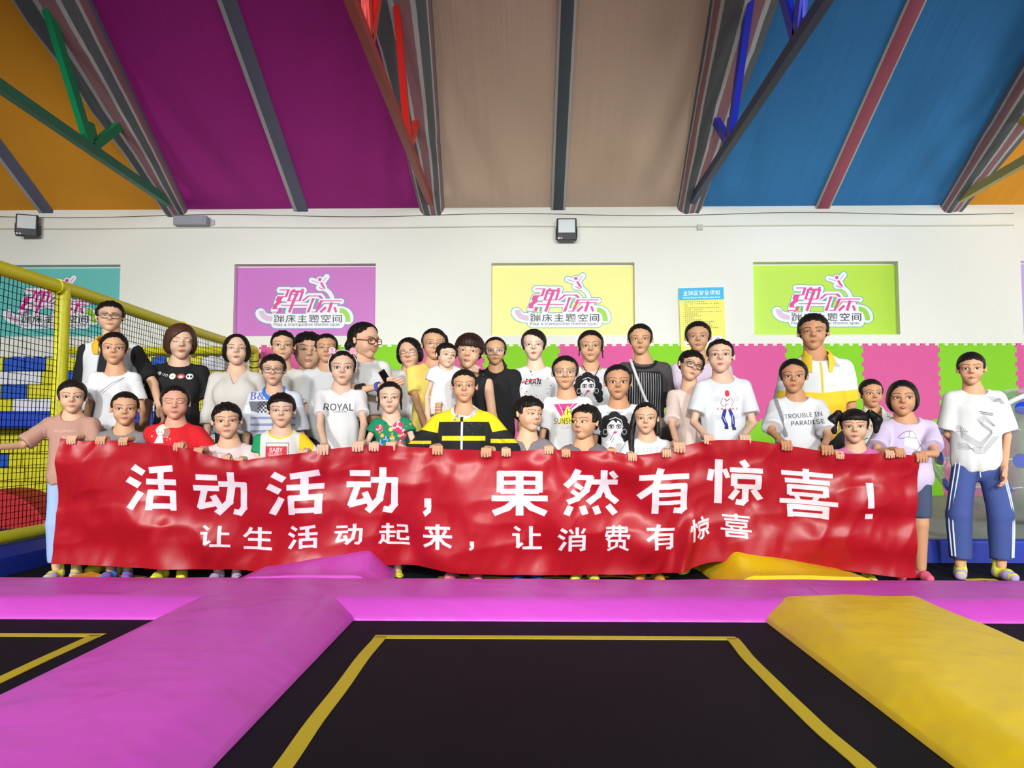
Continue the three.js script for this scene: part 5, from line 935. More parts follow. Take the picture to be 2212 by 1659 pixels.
  o.extra?.({ G, M, arms, J, sY, hip, jx, hw, h, Hs, hc, nr, Ls, hem, inv, d, aR });
  return G;
}
const lensMat = new THREE.MeshPhysicalMaterial({ color: '#ffffff', transmission: 1, roughness: 0.02, thickness: 0, ior: 1.35, specularIntensity: 0.5, side: THREE.DoubleSide });
const sockMats = {};
function sockMat(a, b) {
  return (sockMats[a + b] ??= (() => { const [c, x] = canvas(64, 64); x.fillStyle = a; x.fillRect(0, 0, 64, 64); x.fillStyle = b; for (const [u, v, r] of [[20, 56, 9], [40, 60, 8], [8, 60, 6], [54, 54, 6], [30, 48, 4]]) { x.beginPath(); x.arc(u, v, r, 0, 7); x.fill(); } return new THREE.MeshStandardMaterial({ map: canvasTexture(c, true), roughness: 0.9 }); })());
}
// splits a field surface into front and back so that a print stays on the front
function frontBack(g, uvOf, backU) {
  const p = g.attributes.position, n = g.attributes.normal, ix = g.index.array, pos = [], nor = [], uv = [], idx = [], seen = [new Map(), new Map()];
  for (let i = 0; i < ix.length; i += 3) {
    const nz = n.getZ(ix[i]) + n.getZ(ix[i + 1]) + n.getZ(ix[i + 2]), b = nz < -0.35 ? 1 : 0;
    for (let j = 0; j < 3; j++) {
      const v = ix[i + j]; let q = seen[b].get(v);
      if (q === undefined) { q = pos.length / 3; seen[b].set(v, q); pos.push(p.getX(v), p.getY(v), p.getZ(v)); nor.push(n.getX(v), n.getY(v), n.getZ(v)); const [a, c] = uvOf(p.getX(v), p.getY(v)); uv.push((b ? backU : a) / 2048, 1 - c / 2048); }
      idx.push(q);
    }
  }
  const o = new THREE.BufferGeometry(); o.setAttribute('position', new THREE.Float32BufferAttribute(pos, 3)); o.setAttribute('normal', new THREE.Float32BufferAttribute(nor, 3)); o.setAttribute('uv', new THREE.Float32BufferAttribute(uv, 2)); o.setIndex(idx);
  return o;
}

const FAIR = '#dfb79d', MID = '#dcae8f', TAN = '#d2a07c', DARK = '#c8936e';
const short = (o = {}) => ({ t: 'short', hl: 0.78, c: 0.9, zf: 0.15, low: 0.47, back: 0.25, spike: 0.014, ...o });
const tied = (o = {}) => ({ t: 'tied', hl: 0.81, c: 1.0, zf: 0.13, low: 0.36, back: 0.16, spike: 0.006, puff: 0.014, ...o });
const bob = (o = {}) => ({ t: 'bob', hl: 0.8, low: 0.1, spike: 0.006, ...o });
const T = (x, s, x0, x1, y, size, col, font = 'sans-serif', style = '') => { x.fillStyle = col; fitText(x, s, x0, x1, y, size, font, style); };
const ring = (x, cx, cy, rx, ry, w, col) => { x.strokeStyle = col; x.lineWidth = w; x.beginPath(); x.ellipse(cx, cy, rx, ry, 0, 0, 7); x.stroke(); };
const dots = (x, x0, y0, x1, y1, n, r, cols) => { for (let i = 0; i < n; i++) { x.fillStyle = cols[i % cols.length]; x.beginPath(); x.arc(lerp(x0, x1, rnd()), lerp(y0, y1, rnd()), r * (0.4 + rnd()), 0, 7); x.fill(); } };
function curlyLady(x, cx, cy, s) { // black and white fashion print
  x.save(); x.translate(cx, cy); x.scale(s, s); x.fillStyle = '#17161a';
  for (const [a, b, r] of [[0, -17, 14], [-14, -10, 13], [14, -10, 13], [-21, 3, 11], [21, 3, 12], [-22, 16, 8], [24, 18, 11], [26, 30, 9]]) { x.beginPath(); x.arc(a, b, r, 0, 7); x.fill(); }
  x.fillStyle = '#f3f1ef'; x.beginPath(); x.ellipse(0, 4, 16, 17, 0, 0, 7); x.fill(); x.beginPath(); x.moveTo(-7, 18); x.lineTo(8, 18); x.lineTo(22, 36); x.lineTo(-20, 36); x.fill();
  x.fillStyle = '#17161a'; poly(x, [[-16, -2], [-4, -14], [4, -6], [6, -14], [17, -2], [12, -16], [-10, -16]]);
  x.strokeStyle = '#17161a'; x.lineWidth = 1; for (const e of [-7, 8]) { x.fillStyle = '#f3f1ef'; x.beginPath(); x.ellipse(e, 1, 5, 4, 0, 0, 7); x.fill(); x.stroke(); x.fillStyle = '#17161a'; x.beginPath(); x.arc(e, 1.5, 2, 0, 7); x.fill(); seg(x, 1.2, e - 5, -1, e + 5, -2.5); }
  x.fillStyle = '#e2357f'; x.beginPath(); x.ellipse(1, 13, 4, 2.6, -0.3, 0, 7); x.fill(); x.lineWidth = 1.1; seg(x, 1.1, -10, 30, -4, 18, -1, 15); seg(x, 1, -7, 34, -1, 24);
  ring(x, -19, 12, 4.4, 5.4, 1.4, '#d8d6d6'); ring(x, 20, 12, 4.4, 5.4, 1.4, '#d8d6d6'); x.strokeStyle = '#d6d3d6'; seg(x, 2, -10, -14, 2, -18, 14, -12, 17, 2);
  x.restore();
}
const ladyShirt = (cx, cy, s, y0) => (x) => { x.fillStyle = '#cfced2'; for (const [a, b] of [[-36, -12], [34, -14], [-40, 8], [42, 10], [-30, 36], [44, 34]]) { x.beginPath(); x.ellipse(cx + a * s * 0.85, cy + b * s, 4.5, 4.5, 0, 0, 7); x.fill(); } x.fillStyle = '#b9b8bd'; poly(x, [[cx - 18, y0], [cx + 18, y0], [cx + 14, y0 + 8], [cx, y0 + 5], [cx - 14, y0 + 8]]); curlyLady(x, cx, cy, s); };
const WHITE = '#eeeeee';

// back rows
person({ c: [238, 650, 717], s: [174, 306, 752], d: 5.7, k: 'man', face: { tone: MID, eye: 'narrow', brow: 0.026 }, head: { wide: 1.06, jaw: 0.31 }, hair: short({ hl: 0.77, puff: 0.02 }), gl: { col: '#2d2c30', rx: 0.125, ry: 0.075, box: 0.6 },
  shirt: { col: '#16161c', sl: 0.85, hem: 990, draw: (x) => { T(x, 'MRH', 201, 220, 779, 9, '#e8e8ea', 'sans-serif', 'bold italic'); x.fillStyle = '#35b6c4'; poly(x, [[196, 781], [222, 781], [227, 786], [222, 791], [194, 791]]); T(x, 'RUN', 198, 219, 790, 9, '#16161c', 'sans-serif', 'bold italic'); } }, vest: '#d3d4d8', collar: '#f0b62a', L: ['b'], R: ['j', 332, 830, 5.6, 345, 880, 5.5],
  label: 'man in glasses and grey waistcoat with orange collar over a black tee', extra: ({ G, M, sY, jx, hip }) => part('vest_piping', tube([V(-jx * 0.5, hip, 0.12), V(-jx * 0.62, hip + 0.1, 0.125), V(-jx * 0.48, sY - 0.2, 0.135)], 0.006, 14, 5), plainCloth('#e8d92e'), G) });
person({ c: [246, 717, 788], s: [196, 302, 812], d: 5.4, k: 'girl', face: { tone: TAN }, hair: tied({ hl: 0.8, c: 1.6, low: 0.4 }), shirt: { col: '#dcdbdd', sl: 0.5, nw: 2.1, neck: 1.15, hem: 930, draw: (x) => { x.strokeStyle = '#55555c'; seg(x, 1.1, 226, 853, 250, 833, 271, 820); seg(x, 0.8, 230, 856, 256, 834, 268, 823); x.fillStyle = '#fff'; dots(x, 293, 826, 304, 831, 5, 1.6, ['#ffffff', '#d6d6de']); } }, R: ['b'], L: ['d'], pants: { t: 'long', col: '#22232b' }, label: 'woman in white blouse with two thin black strokes, in front of the waistcoat man' });
person({ c: [390, 699, 777], s: [325, 447, 795], d: 5.78, k: 'woman', face: { tone: FAIR, eye: 'down', lip: '#d8322f', mouth: 'closed', brow: 0.016, browCol: '#7a5138' }, yaw: 0.1, hair: bob({ col: '#4b2f22', low: 0.16, tilt: 0.45, hl: 0.72, puff: 0.025 }), bust: 1,
  shirt: { col: '#141417', sl: 0.72, nw: 1.75, hem: 935, draw: (x) => { x.fillStyle = '#ececec'; x.beginPath(); x.ellipse(352, 813, 6, 5, 0, 0, 7); x.fill(); x.fillRect(348, 816, 4, 7); ring(x, 364, 815, 2.5, 2, 1, '#ececec'); ring(x, 370, 817, 2.5, 2, 1, '#ececec'); x.fillStyle = '#e8e6e0'; x.beginPath(); x.arc(382, 819, 6.5, 0, 7); x.fill(); x.fillStyle = '#b8cf4a'; x.beginPath(); x.arc(382, 819, 2.5, 0, 7); x.fill(); x.fillStyle = '#d8433f'; x.beginPath(); x.ellipse(399, 819, 8, 5.5, 0, 0, 7); x.fill(); x.fillStyle = '#f3d9cf'; x.beginPath(); x.ellipse(399, 820, 4.5, 3, 0, 0, 7); x.fill(); x.fillStyle = '#f1f1f1'; x.beginPath(); x.ellipse(416, 819, 7, 6.5, 0, 0, 7); x.fill(); x.fillStyle = '#16161a'; for (const a of [-3, 3]) { x.beginPath(); x.ellipse(416 + a, 819, 1.8, 2.4, a * 0.1, 0, 7); x.fill(); } } }, label: 'woman with brown bob and red lips in black tee with small icons' });
person({ c: [511, 720, 791], s: [455, 568, 812], d: 5.75, k: 'woman', face: { tone: FAIR, eye: 'narrow', brow: 0.022, lip: '#a9605a' }, pitch: 0.12, hair: bob({ hl: 0.83, low: 0.16, openX: 0.27 }), shirt: { col: '#d0cac3', sl: 1.35, flare: 0.02, vneck: 2.2, nw: 1.7, hem: 937 }, bust: 1, label: 'woman with black bob in a cream blouse with wide sleeves' });
person({ c: [611, 713, 780], s: [559, 661, 806], d: 5.9, k: 'boy', face: { tone: MID }, hair: short(), shirt: { col: '#d6d3cc', hem: 960, sl: 0.75, nw: 1.7 }, label: 'tall boy with cropped hair in a plain cream tee, behind the boy in glasses' });
person({ c: [665, 716, 798], s: [612, 720, 812], d: 6.2, k: 'boy', face: { tone: MID, eye: 'narrow' }, yaw: 0.1, roll: 0.06, head: { wide: 1.06, cheek: 1.2, jaw: 0.32 }, hair: short({ hl: 0.73, puff: 0.015 }), shirt: { col: '#d9d8d7' }, belly: 1.1, label: 'round-faced boy in white tee leaning between two boys' });
person({ c: [705, 720, 784], s: [655, 757, 806], d: 5.92, k: 'boy', face: { tone: TAN, eye: 'narrow' }, hair: short({ hl: 0.8, spike: 0.008 }), shirt: { col: '#d9dbdc', hem: 960, sl: 0.7 }, label: 'slim boy with buzz cut in white tee behind the girl with headband' });
person({ c: [785, 696, 774], s: [728, 846, 785], d: 5.62, g: DECK, k: 'woman', by: 0.5, yaw: 0.85, pitch: -0.05, face: { tone: MID, mouth: 'grin', eye: 'narrow', lip: '#b04a44' }, head: { cheek: 1.15, jaw: 0.31 }, hair: tied({ hl: 0.87, c: 1.6, zf: 0.02, locks: [[0, 0.62, -0.45, 0.02, 0.35, -0.6, 0.12, 0.1], [0.02, 0.35, -0.6, 0.05, 0.05, -0.62, 0.1, 0.06]], bottom: -0.1 }), gl: { col: '#6d1a20', rx: 0.12, ry: 0.075, box: 0.55, w: 0.013 }, bust: 1, belly: 1.08,
  shirt: { col: '#dcdbda', sl: 0.8, hem: 898, nw: 1.7 }, L: ['j', 762, 846, 5.4, 826, 834, 5.3], R: ['j', 838, 862, 5.75, 846, 900, 5.6], pants: { t: 'long', col: '#17171c' }, label: 'smiling woman in red glasses turned aside with her arm crossed', extra: ({ G, arms }) => {
    const { el, wr } = arms.L, dir = wr.clone().sub(el), q = new THREE.Quaternion().setFromUnitVectors(V(0, 1, 0), dir.clone().normalize());
    for (const [nm, t, r, hgt, c] of [['wrist_strap', 0.28, 0.044, 0.05, '#1a1a1f'], ['bracelet', 0.86, 0.034, 0.022, '#3c5aa8']]) { const p = el.clone().addScaledVector(dir, t); part(nm, new THREE.CylinderGeometry(r, r, hgt, 20, 1).applyQuaternion(q).translate(p.x, p.y, p.z), std(c, 0.5), G); }
  } });
person({ c: [886, 728, 797], s: [838, 934, 806], d: 6.05, k: 'woman', face: { tone: MID, eye: 'down' }, roll: -0.12, yaw: -0.15, hair: bob({ hl: 0.8, low: 0.2, tilt: -0.3 }), gl: { col: '#b9b3b6', rx: 0.11, ry: 0.09, w: 0.006, metal: 0.8 }, shirt: { col: '#dad9d9', hem: 960, draw: (x) => dots(x, 850, 850, 890, 900, 24, 1.1, ['#b9bac2', '#9da0aa']) }, label: 'woman in thin glasses and white tee between yellow tee and crossed arms' });
person({ c: [938, 709, 778], s: [878, 994, 796], d: 5.82, k: 'girl', face: { tone: TAN, eye: 'narrow' }, yaw: 0.08, hair: tied({ hl: 0.82, c: 0.9, zf: 0.06, low: 0.28, tilt: -0.2, locks: [[0.33, 0.7, 0.02, 0.4, 0.42, -0.1, 0.09, 0.08]] }), gl: { col: '#b8a89a', rx: 0.105, ry: 0.095, box: 0.95, w: 0.006, metal: 0.9 }, shirt: { col: '#e9d169', sl: 0.78, vneck: 2, nw: 1.55, hem: 930 }, L: ['j', 898, 862, 5.72, 922, 928, 5.55], R: ['d'], pants: { t: 'long', col: '#19191e' }, label: 'girl in yellow tee and thin glasses behind the toddler' });
person({ c: [1012, 720, 797], s: [955, 1068, 818], d: 5.58, g: BED, k: 'woman', face: { tone: MID, mouth: 'open', lip: '#b5645c' }, roll: 0.1, yaw: -0.08, hair: short({ col: '#2c1512', hl: 0.6, c: 0.2, low: 0.42, back: 0.2, puff: 0.04, fringe: 1, spike: 0.006 }), shirt: { name: 'tank_top', col: '#18171b', sl: 0, nw: 1.9, neck: 1.2 }, arm: 0.2, R: ['j', 1064, 900, 5.5, 1010, 918, 5.32], L: ['j', 960, 905, 5.55, 950, 890, 5.3], label: 'woman with reddish bowl-cut hair in a black top holding the toddler', extra: ({ G, arms, sY, nr }) => part('necklace', new THREE.TorusGeometry(nr * 1.2, 0.003, 6, 30).rotateX(1.2).translate(0, sY + nr * 0.25, nr * 0.25), std('#c9a24a', 0.3, { metalness: 0.9 }), G) });
person({ c: [962, 740, 795], s: [928, 998, 805], d: 5.34, g: 0.52, h: 0.86, k: 'girl', by: 0.35, yaw: 0.38, roll: 0.12, face: { tone: FAIR, mw: 0.06 }, head: { cheek: 1.2, jaw: 0.31, wide: 1.05 }, hair: short({ hl: 0.75, c: 0.8, low: 0.4, back: 0.2, puff: 0.02, spike: 0.005 }), shirt: { name: 'dress', col: '#dedcdd', sl: 0.35, hem: 898, t: 0.02 }, L: ['d'], R: ['j', 992, 815, 5.3, 1018, 800, 5.42], pants: { t: 'skirt', col: '#dedcdd' }, belly: 1.15, sock: '#e9d7c5', label: 'toddler in a white dress held on an arm', extra: ({ G, sY, jx, Ls }) => { part('waist_bow', tube([V(-jx * 1.0, sY - Ls * 0.6, -0.02), V(-jx * 1.4, sY - Ls * 0.52, -0.03), V(-jx * 1.35, sY - Ls * 0.72, -0.03), V(-jx * 1.05, sY - Ls * 0.62, -0.02), V(-jx * 1.2, sY - Ls * 1.0, -0.03)], 0.008, 30, 6), plainCloth('#f4f2f3'), G); } });
person({ c: [1070, 728, 789], s: [1022, 1122, 808], d: 5.95, k: 'girl', face: { tone: TAN, mw: 0.09 }, hair: tied({ hl: 0.86, locks: [[0.12, 0.35, -0.4, 0.34, 0.0, -0.3, 0.1, 0.06], [0.34, 0.0, -0.3, 0.36, -0.2, -0.25, 0.06, 0.03]], bottom: -0.3 }), gl: { col: '#d9d7da', rx: 0.135, ry: 0.125, box: 1, w: 0.012, metal: 0.3 }, shirt: { name: 'sweatshirt', col: '#121316', sl: 1.15, t: 0.018, nw: 1.4, hem: 950 }, label: 'girl in round clear glasses and a loose black sweatshirt', R: ['d'], extra: ({ G, sY, jx, hip }) => part('lanyard', tube([V(-jx * 0.7, sY - 0.02, 0.1), V(-jx * 0.82, sY - 0.25, 0.13), V(-jx * 0.78, hip + 0.05, 0.13)], 0.006, 20, 5), plainCloth('#8e1f57'), G) });
person({ c: [1153, 711, 779], s: [1108, 1208, 802], d: 6.0, k: 'woman', face: { tone: '#e8c3ab', lip: '#c9483f', brow: 0.018 }, hair: short({ hl: 0.76, c: 0.9, tilt: -0.35, low: 0.36, back: 0.14, puff: 0.02, spike: 0.006, col: '#1d1512' }), bust: 1, shirt: { col: '#dbdbdc', nw: 1.7, hem: 930, draw: (x) => { dots(x, 1108, 800, 1208, 880, 60, 0.9, ['#2a2a2e', '#555']); T(x, 'ERAN', 1133, 1168, 836, 17, '#1c1c20', 'sans-serif', 'bold italic'); T(x, 'EB', 1121, 1133, 835, 14, '#b9bcc2', 'sans-serif', 'bold italic'); x.strokeStyle = '#d8262c'; seg(x, 2.2, 1127, 832, 1148, 827, 1163, 823); T(x, 'CITY WORLD', 1146, 1166, 840, 3, '#444'); x.fillStyle = '#1c1c20'; x.beginPath(); x.arc(1147, 808, 1.6, 0, 7); x.fill(); } }, label: 'woman with side-swept short hair in white tee with black specks' });
person({ c: [1276, 713, 783], s: [1226, 1328, 803], d: 6.05, k: 'girl', face: { tone: TAN, mouth: 'open', lip: '#b0655a' }, hair: tied({ hl: 0.81, c: 1.2, locks: [[0.33, 0.55, 0.05, 0.37, 0.12, 0.08, 0.035, 0.015], [-0.33, 0.55, 0.05, -0.36, 0.18, 0.08, 0.03, 0.012]], bottom: 0 }), shirt: { col: '#d6d5d7', nw: 1.9, neck: 1.1, hem: 940, draw: ladyShirt(1268, 838, 0.95, 812) }, label: 'tall girl in cartoon lady tee with long necklace cord', extra: ({ G, sY, nr }) => part('necklace_cord', tube([V(-nr * 1.1, sY + nr * 0.6, 0.02), V(-nr * 0.7, sY - 0.02, 0.11), V(0, sY - 0.075, 0.135), V(nr * 0.7, sY - 0.02, 0.11), V(nr * 1.1, sY + nr * 0.6, 0.02)], 0.003, 30, 5), plainCloth('#3a1e18'), G) });
person({ c: [1383, 699, 767], s: [1336, 1448, 790], d: 5.98, k: 'woman', face: { tone: TAN, brow: 0.02, lip: '#a8625a' }, hair: tied({ hl: 0.8, c: 1.3, low: 0.4, puff: 0.01 }), bust: 1, shirt: { col: '#1b1a1e', sl: 1.05, nw: 1.9, hem: 940, draw: (x) => { x.fillStyle = '#4b4648'; x.fillRect(1320, 770, 140, 42); x.fillStyle = '#1b1a1e'; x.fillRect(1350, 770, 75, 16); ring(x, 1388, 784, 28, 17, 6, '#141317'); x.fillStyle = '#18171b'; x.fillRect(1352, 808, 72, 140); x.fillStyle = '#4b4648'; x.fillRect(1322, 812, 26, 40); x.fillRect(1428, 812, 26, 40); x.fillStyle = '#c9c8cb'; for (let i = 0; i < 15; i++) x.fillRect(1353 + i * 4.9, 810 + Math.abs(i - 7) * 0.6, 1.3, 140); } }, label: 'woman in black striped top with sheer sleeves and a white bag strap' });
person({ c: [1508, 694, 761], s: [1450, 1576, 792], d: 6.1, k: 'woman', face: { tone: TAN, mouth: 'open', lip: '#b0605a' }, head: { wide: 1.05 }, hair: tied({ hl: 0.8, c: 1.3, low: 0.36, puff: 0.015, spike: 0.01 }), shirt: { col: '#d9c6d9', sl: 0.85, nw: 1.5, t: 0.02, hem: 930 }, R: ['d'], L: ['d'], label: 'woman in loose lilac blouse in front of the safety poster' });
person({ c: [1757, 677, 757], s: [1690, 1838, 786], d: 5.85, k: 'man', face: { tone: DARK, brow: 0.026, eye: 'narrow' }, hair: short({ hl: 0.76, c: 0.9, puff: 0.015, spike: 0.01 }), head: { wide: 1.02 }, collar: '#f2cd35', shirt: { col: '#dadcde', sl: 0.85, hem: 950, t: 0.018, nw: 1.5, draw: (x) => { x.fillStyle = '#f0c62c'; poly(x, [[1680, 848], [1765, 856], [1850, 846], [1850, 1000], [1680, 1000]]); x.strokeStyle = '#f0c62c'; seg(x, 5, 1765, 790, 1772, 1000); x.strokeStyle = '#9d9a90'; seg(x, 1, 1765, 790, 1767, 850); x.save(); x.translate(1782, 781); x.scale(0.0135, 0.0135); drawLogo(x); x.restore(); } }, L: ['b'], R: ['b'], pants: { t: 'long', col: '#1b1b22' }, label: 'young man in a white and yellow zip staff jacket' });
person({ c: [1882, 818, 881], s: [1846, 1926, 898], d: 5.9, k: 'boy', face: { tone: DARK }, yaw: 0.3, hair: short({ hl: 0.78, c: 0.9, low: 0.42, spike: 0.012 }), shirt: { col: '#dcd8cf', hem: 960, draw: (x) => { x.strokeStyle = '#4b463f'; for (let i = 0; i < 60; i++) { const a = lerp(1846, 1926, rnd()), b = lerp(895, 990, rnd()); seg(x, 1.4, a, b, a + 5, b + (rnd() - 0.5) * 3); } } }, label: 'boy in dash-patterned collared shirt behind the girl in lilac', collar: '#e2ded6' });

// middle row
person({ c: [590, 765, 833], s: [538, 648, 856], d: 5.42, k: 'boy', face: { tone: MID, eye: 'narrow', lip: '#b0615a' }, hair: short({ hl: 0.77, puff: 0.02 }), gl: { col: '#5b5f6a', rx: 0.125, ry: 0.08, box: 0.6, w: 0.008 }, shirt: { col: '#d2d6e0', hem: 1000, sl: 0.85, flare: 0.03, t: 0.018, draw: (x) => { x.fillStyle = '#8f95b8'; for (let i = 0; i < 9; i++) x.fillRect(520, 905 + i * 14, 145, 5); x.fillStyle = '#e4e8f2'; x.fillRect(520, 880, 27, 60); x.fillRect(640, 880, 30, 60); x.fillStyle = '#6d6f78'; poly(x, [[543, 872], [585, 872], [560, 895], [548, 892]]); x.fillStyle = '#3a3b42'; for (let i = 0; i < 6; i++) for (let j = 0; j < 6; j++) if ((i + j) & 1) x.fillRect(562 + i * 4, 872 + j * 4, 4, 4); T(x, 'B&K', 544, 592, 869, 22, '#6a68b0', 'serif', 'bold'); ring(x, 592, 845, 21, 21, 7, '#2f74d8'); } }, label: 'boy in glasses and white-blue tee with stripes and blue collar' });
person({ c: [740, 757, 832], s: [682, 790, 850], d: 5.32, k: 'girl', face: { tone: FAIR, eye: 'wide', lip: '#c76b66' }, hair: tied({ hl: 0.84, c: 1.8, low: 0.36, locks: [[0.2, 0.85, -0.25, 0.3, 0.8, -0.35, 0.12, 0.1]], bottom: 0 }), shirt: { col: '#dddbdc', sl: 0.62, nw: 1.65, hem: 985, draw: (x) => { T(x, 'ROYAL', 704, 766, 891, 20, '#1d1c22'); T(x, 'LONDON', 724, 752, 896, 4.5, '#34333a'); } }, L: ['g', 698, 971, 0.4], R: ['g', 775, 964, 0.4], label: 'girl in a white ROYAL tee wearing a pink ear headband', extra: ({ G, M }) => { const hb = new THREE.Group(); hb.name = 'headband'; G.add(hb); part('band', tube(Array.from({ length: 17 }, (_, i) => { const a = -0.35 + i / 16 * (Math.PI + 0.7); return V(Math.cos(a) * 0.4, 0.58 + Math.sin(a) * 0.415, 0.06); }), 0.018, 40, 6).applyMatrix4(M), std('#d9c9cc', 0.4), hb); for (const s of [-1, 1]) { const ear = part('ear', new THREE.SphereGeometry(0.105, 18, 12).scale(1, 0.95, 0.45).translate(s * 0.29, 0.98, 0.08).applyMatrix4(M), std('#dc9ab2', 0.9), hb); part('bow', merge([new THREE.SphereGeometry(0.06, 12, 8).scale(1.2, 0.7, 0.6).translate(s * 0.29 - 0.06, 0.9, 0.13), new THREE.SphereGeometry(0.06, 12, 8).scale(1.2, 0.7, 0.6).translate(s * 0.29 + 0.06, 0.9, 0.13)]).applyMatrix4(M), std('#e3aec1', 0.9), hb); if (s < 0) part('rim', new THREE.TorusGeometry(0.07, 0.014, 8, 24).translate(s * 0.29, 0.98, 0.135).applyMatrix4(M), std('#f4eef0', 0.3), hb); } } });
person({ c: [1221, 768, 841], s: [1172, 1278, 866], d: 5.42, k: 'girl', face: { tone: TAN, mw: 0.1 }, hair: tied({ hl: 0.82, c: 1.1 }), gl: { col: '#c9b7a8', rx: 0.13, ry: 0.11, box: 0.9, w: 0.007, metal: 0.9 }, shirt: { col: '#dcdbdb', sl: 0.62, nw: 1.9, hem: 1000, draw: (x) => { x.fillStyle = '#dd3a7f'; poly(x, [[1196, 878], [1248, 876], [1212, 906]]); x.strokeStyle = '#f2f1f1'; seg(x, 1.2, 1206, 876, 1218, 902); seg(x, 1.2, 1240, 876, 1216, 900); x.fillStyle = '#efe24c'; poly(x, [[1226, 880], [1246, 921], [1203, 921]]); T(x, 'THE', 1213, 1245, 901, 17, '#2c2530'); T(x, 'SUNSHINE', 1196, 1256, 920, 17, '#2c2530'); x.strokeStyle = '#b9b9bd'; x.lineWidth = 0.8; poly(x, [[1226, 915], [1241, 930], [1212, 930]], false); T(x, 'ALWAYS', 1222, 1232, 928, 3, '#555'); } }, label: 'girl in round wire glasses and white THE SUNSHINE tee' });
person({ c: [1335, 787, 863], s: [1284, 1390, 884], d: 5.4, k: 'girl', face: { tone: DARK, eye: 'wide', lip: '#a8645a' }, hair: tied({ hl: 0.83, c: 1.1, low: 0.42 }), shirt: { col: '#d8d7da', sl: 0.6, nw: 2.0, neck: 1.15, hem: 1010, draw: ladyShirt(1326, 925, 1.02, 893) }, label: 'girl with pulled-back hair in a cartoon lady tee, in front' });
person({ c: [1489, 755, 823], s: [1443, 1540, 850], d: 5.36, k: 'boy', face: { tone: MID, eye: 'narrow', lip: '#b5625a' }, roll: 0.3, yaw: 0.35, hair: short({ hl: 0.74, puff: 0.02, spike: 0.022 }), gl: { col: '#1f1f26', rx: 0.125, ry: 0.08, box: 0.6, w: 0.011 }, shirt: { col: '#dfc9bf', sl: 0.85, flare: 0.03, nw: 1.8, hem: 1000, draw: (x) => { x.fillStyle = '#2b2a30'; x.beginPath(); x.ellipse(1497, 887, 8, 6, 0, 0, 7); x.fill(); x.fillStyle = '#f4efe9'; x.beginPath(); x.ellipse(1494, 884, 4, 3, 0, 0, 7); x.fill(); x.fillStyle = '#c4202c'; x.fillRect(1490, 891, 14, 4); x.fillStyle = '#2b2a30'; x.fillRect(1492, 896, 10, 7); } }, L: ['g', 1466, 966, 0.3], R: ['d'], label: 'boy in black-rimmed glasses and pale pink tee tilting his head' });
person({ c: [1556, 731, 807], s: [1504, 1618, 832], d: 5.2, g: 0.125, k: 'boy', face: { tone: FAIR, lip: '#c96a60' }, pitch: 0.1, hair: short({ hl: 0.78, c: 1.0 }), shirt: { col: '#dadde1', sl: 0.75, flare: 0.03, t: 0.018, nw: 1.75, hem: 965, draw: (x) => { x.fillStyle = '#c9cdd4'; for (const [a, b] of [[1546, 868], [1586, 868], [1546, 908], [1584, 906]]) { x.globalAlpha = 0.7; x.fillRect(a - 6, b - 6, 12, 11); } x.globalAlpha = 1; x.fillStyle = '#d3314a'; x.beginPath(); x.ellipse(1566, 856, 5, 7, 0, 0, 7); x.fill(); x.fillStyle = '#e6e7ea'; poly(x, [[1557, 864], [1573, 863], [1579, 874], [1576, 889], [1556, 890], [1552, 876]]); x.strokeStyle = '#55565e'; seg(x, 1, 1557, 865, 1552, 876, 1557, 884, 1568, 878); seg(x, 1, 1573, 864, 1579, 874, 1574, 884); seg(x, 0.8, 1563, 866, 1562, 888); seg(x, 0.8, 1556, 890, 1576, 889); x.strokeStyle = '#d3314a'; seg(x, 1.6, 1560, 868, 1566, 872, 1571, 867); x.strokeStyle = '#27358a'; seg(x, 7, 1560, 893, 1556, 908, 1563, 924); seg(x, 7, 1571, 893, 1577, 908, 1577, 926); x.strokeStyle = '#d8d9de'; seg(x, 1.5, 1556, 906, 1562, 918); seg(x, 1.5, 1576, 902, 1577, 920); x.fillStyle = '#33343c'; x.fillRect(1559, 926, 8, 6); x.fillRect(1575, 928, 8, 6); x.fillStyle = '#d3314a'; [...'SHIMES'].forEach((c, i) => { x.font = 'bold 7px sans-serif'; x.fillText(c, 1544 + i * 8, 891); }); } }, L: ['g', 1530, 949, 0.5], R: ['g', 1609, 949, 0.5], pants: { t: 'long', col: '#27346a' }, sock: '#e6e24a', sock2: '#cbb7d8', label: 'boy in white tee with street figure print, standing on the yellow pad' });
person({ c: [1714, 775, 849], s: [1664, 1780, 872], d: 5.32, k: 'girl', face: { tone: DARK, lip: '#b0655c' }, hair: tied({ hl: 0.8, c: 1.2, low: 0.36, locks: [[0.3, 0.75, -0.1, 0.38, 0.5, -0.1, 0.08, 0.05]], bottom: 0 }), shirt: { col: '#dbdcdf', sl: 0.85, flare: 0.035, t: 0.018, nw: 1.7, hem: 1010, draw: (x) => { x.strokeStyle = '#8a8c94'; seg(x, 9, 1676, 870, 1680, 905, 1692, 945); x.strokeStyle = '#a5a7af'; for (let i = 0; i < 8; i++) seg(x, 1, 1672 + i * 2, 872 + i * 9, 1682 + i * 2, 876 + i * 9); x.save(); x.translate(1728, 902); x.rotate(-0.08); T(x, 'TROUBLE IN', -38, 38, 5, 13, '#202026'); T(x, 'PARADISE', -27, 37, 21, 13, '#202026'); x.restore(); } }, L: ['g', 1697, 962, 0.7], R: ['g', 1786, 972, 0.6], label: 'girl in white tee with grey ruffle strap and TROUBLE IN PARADISE print' });
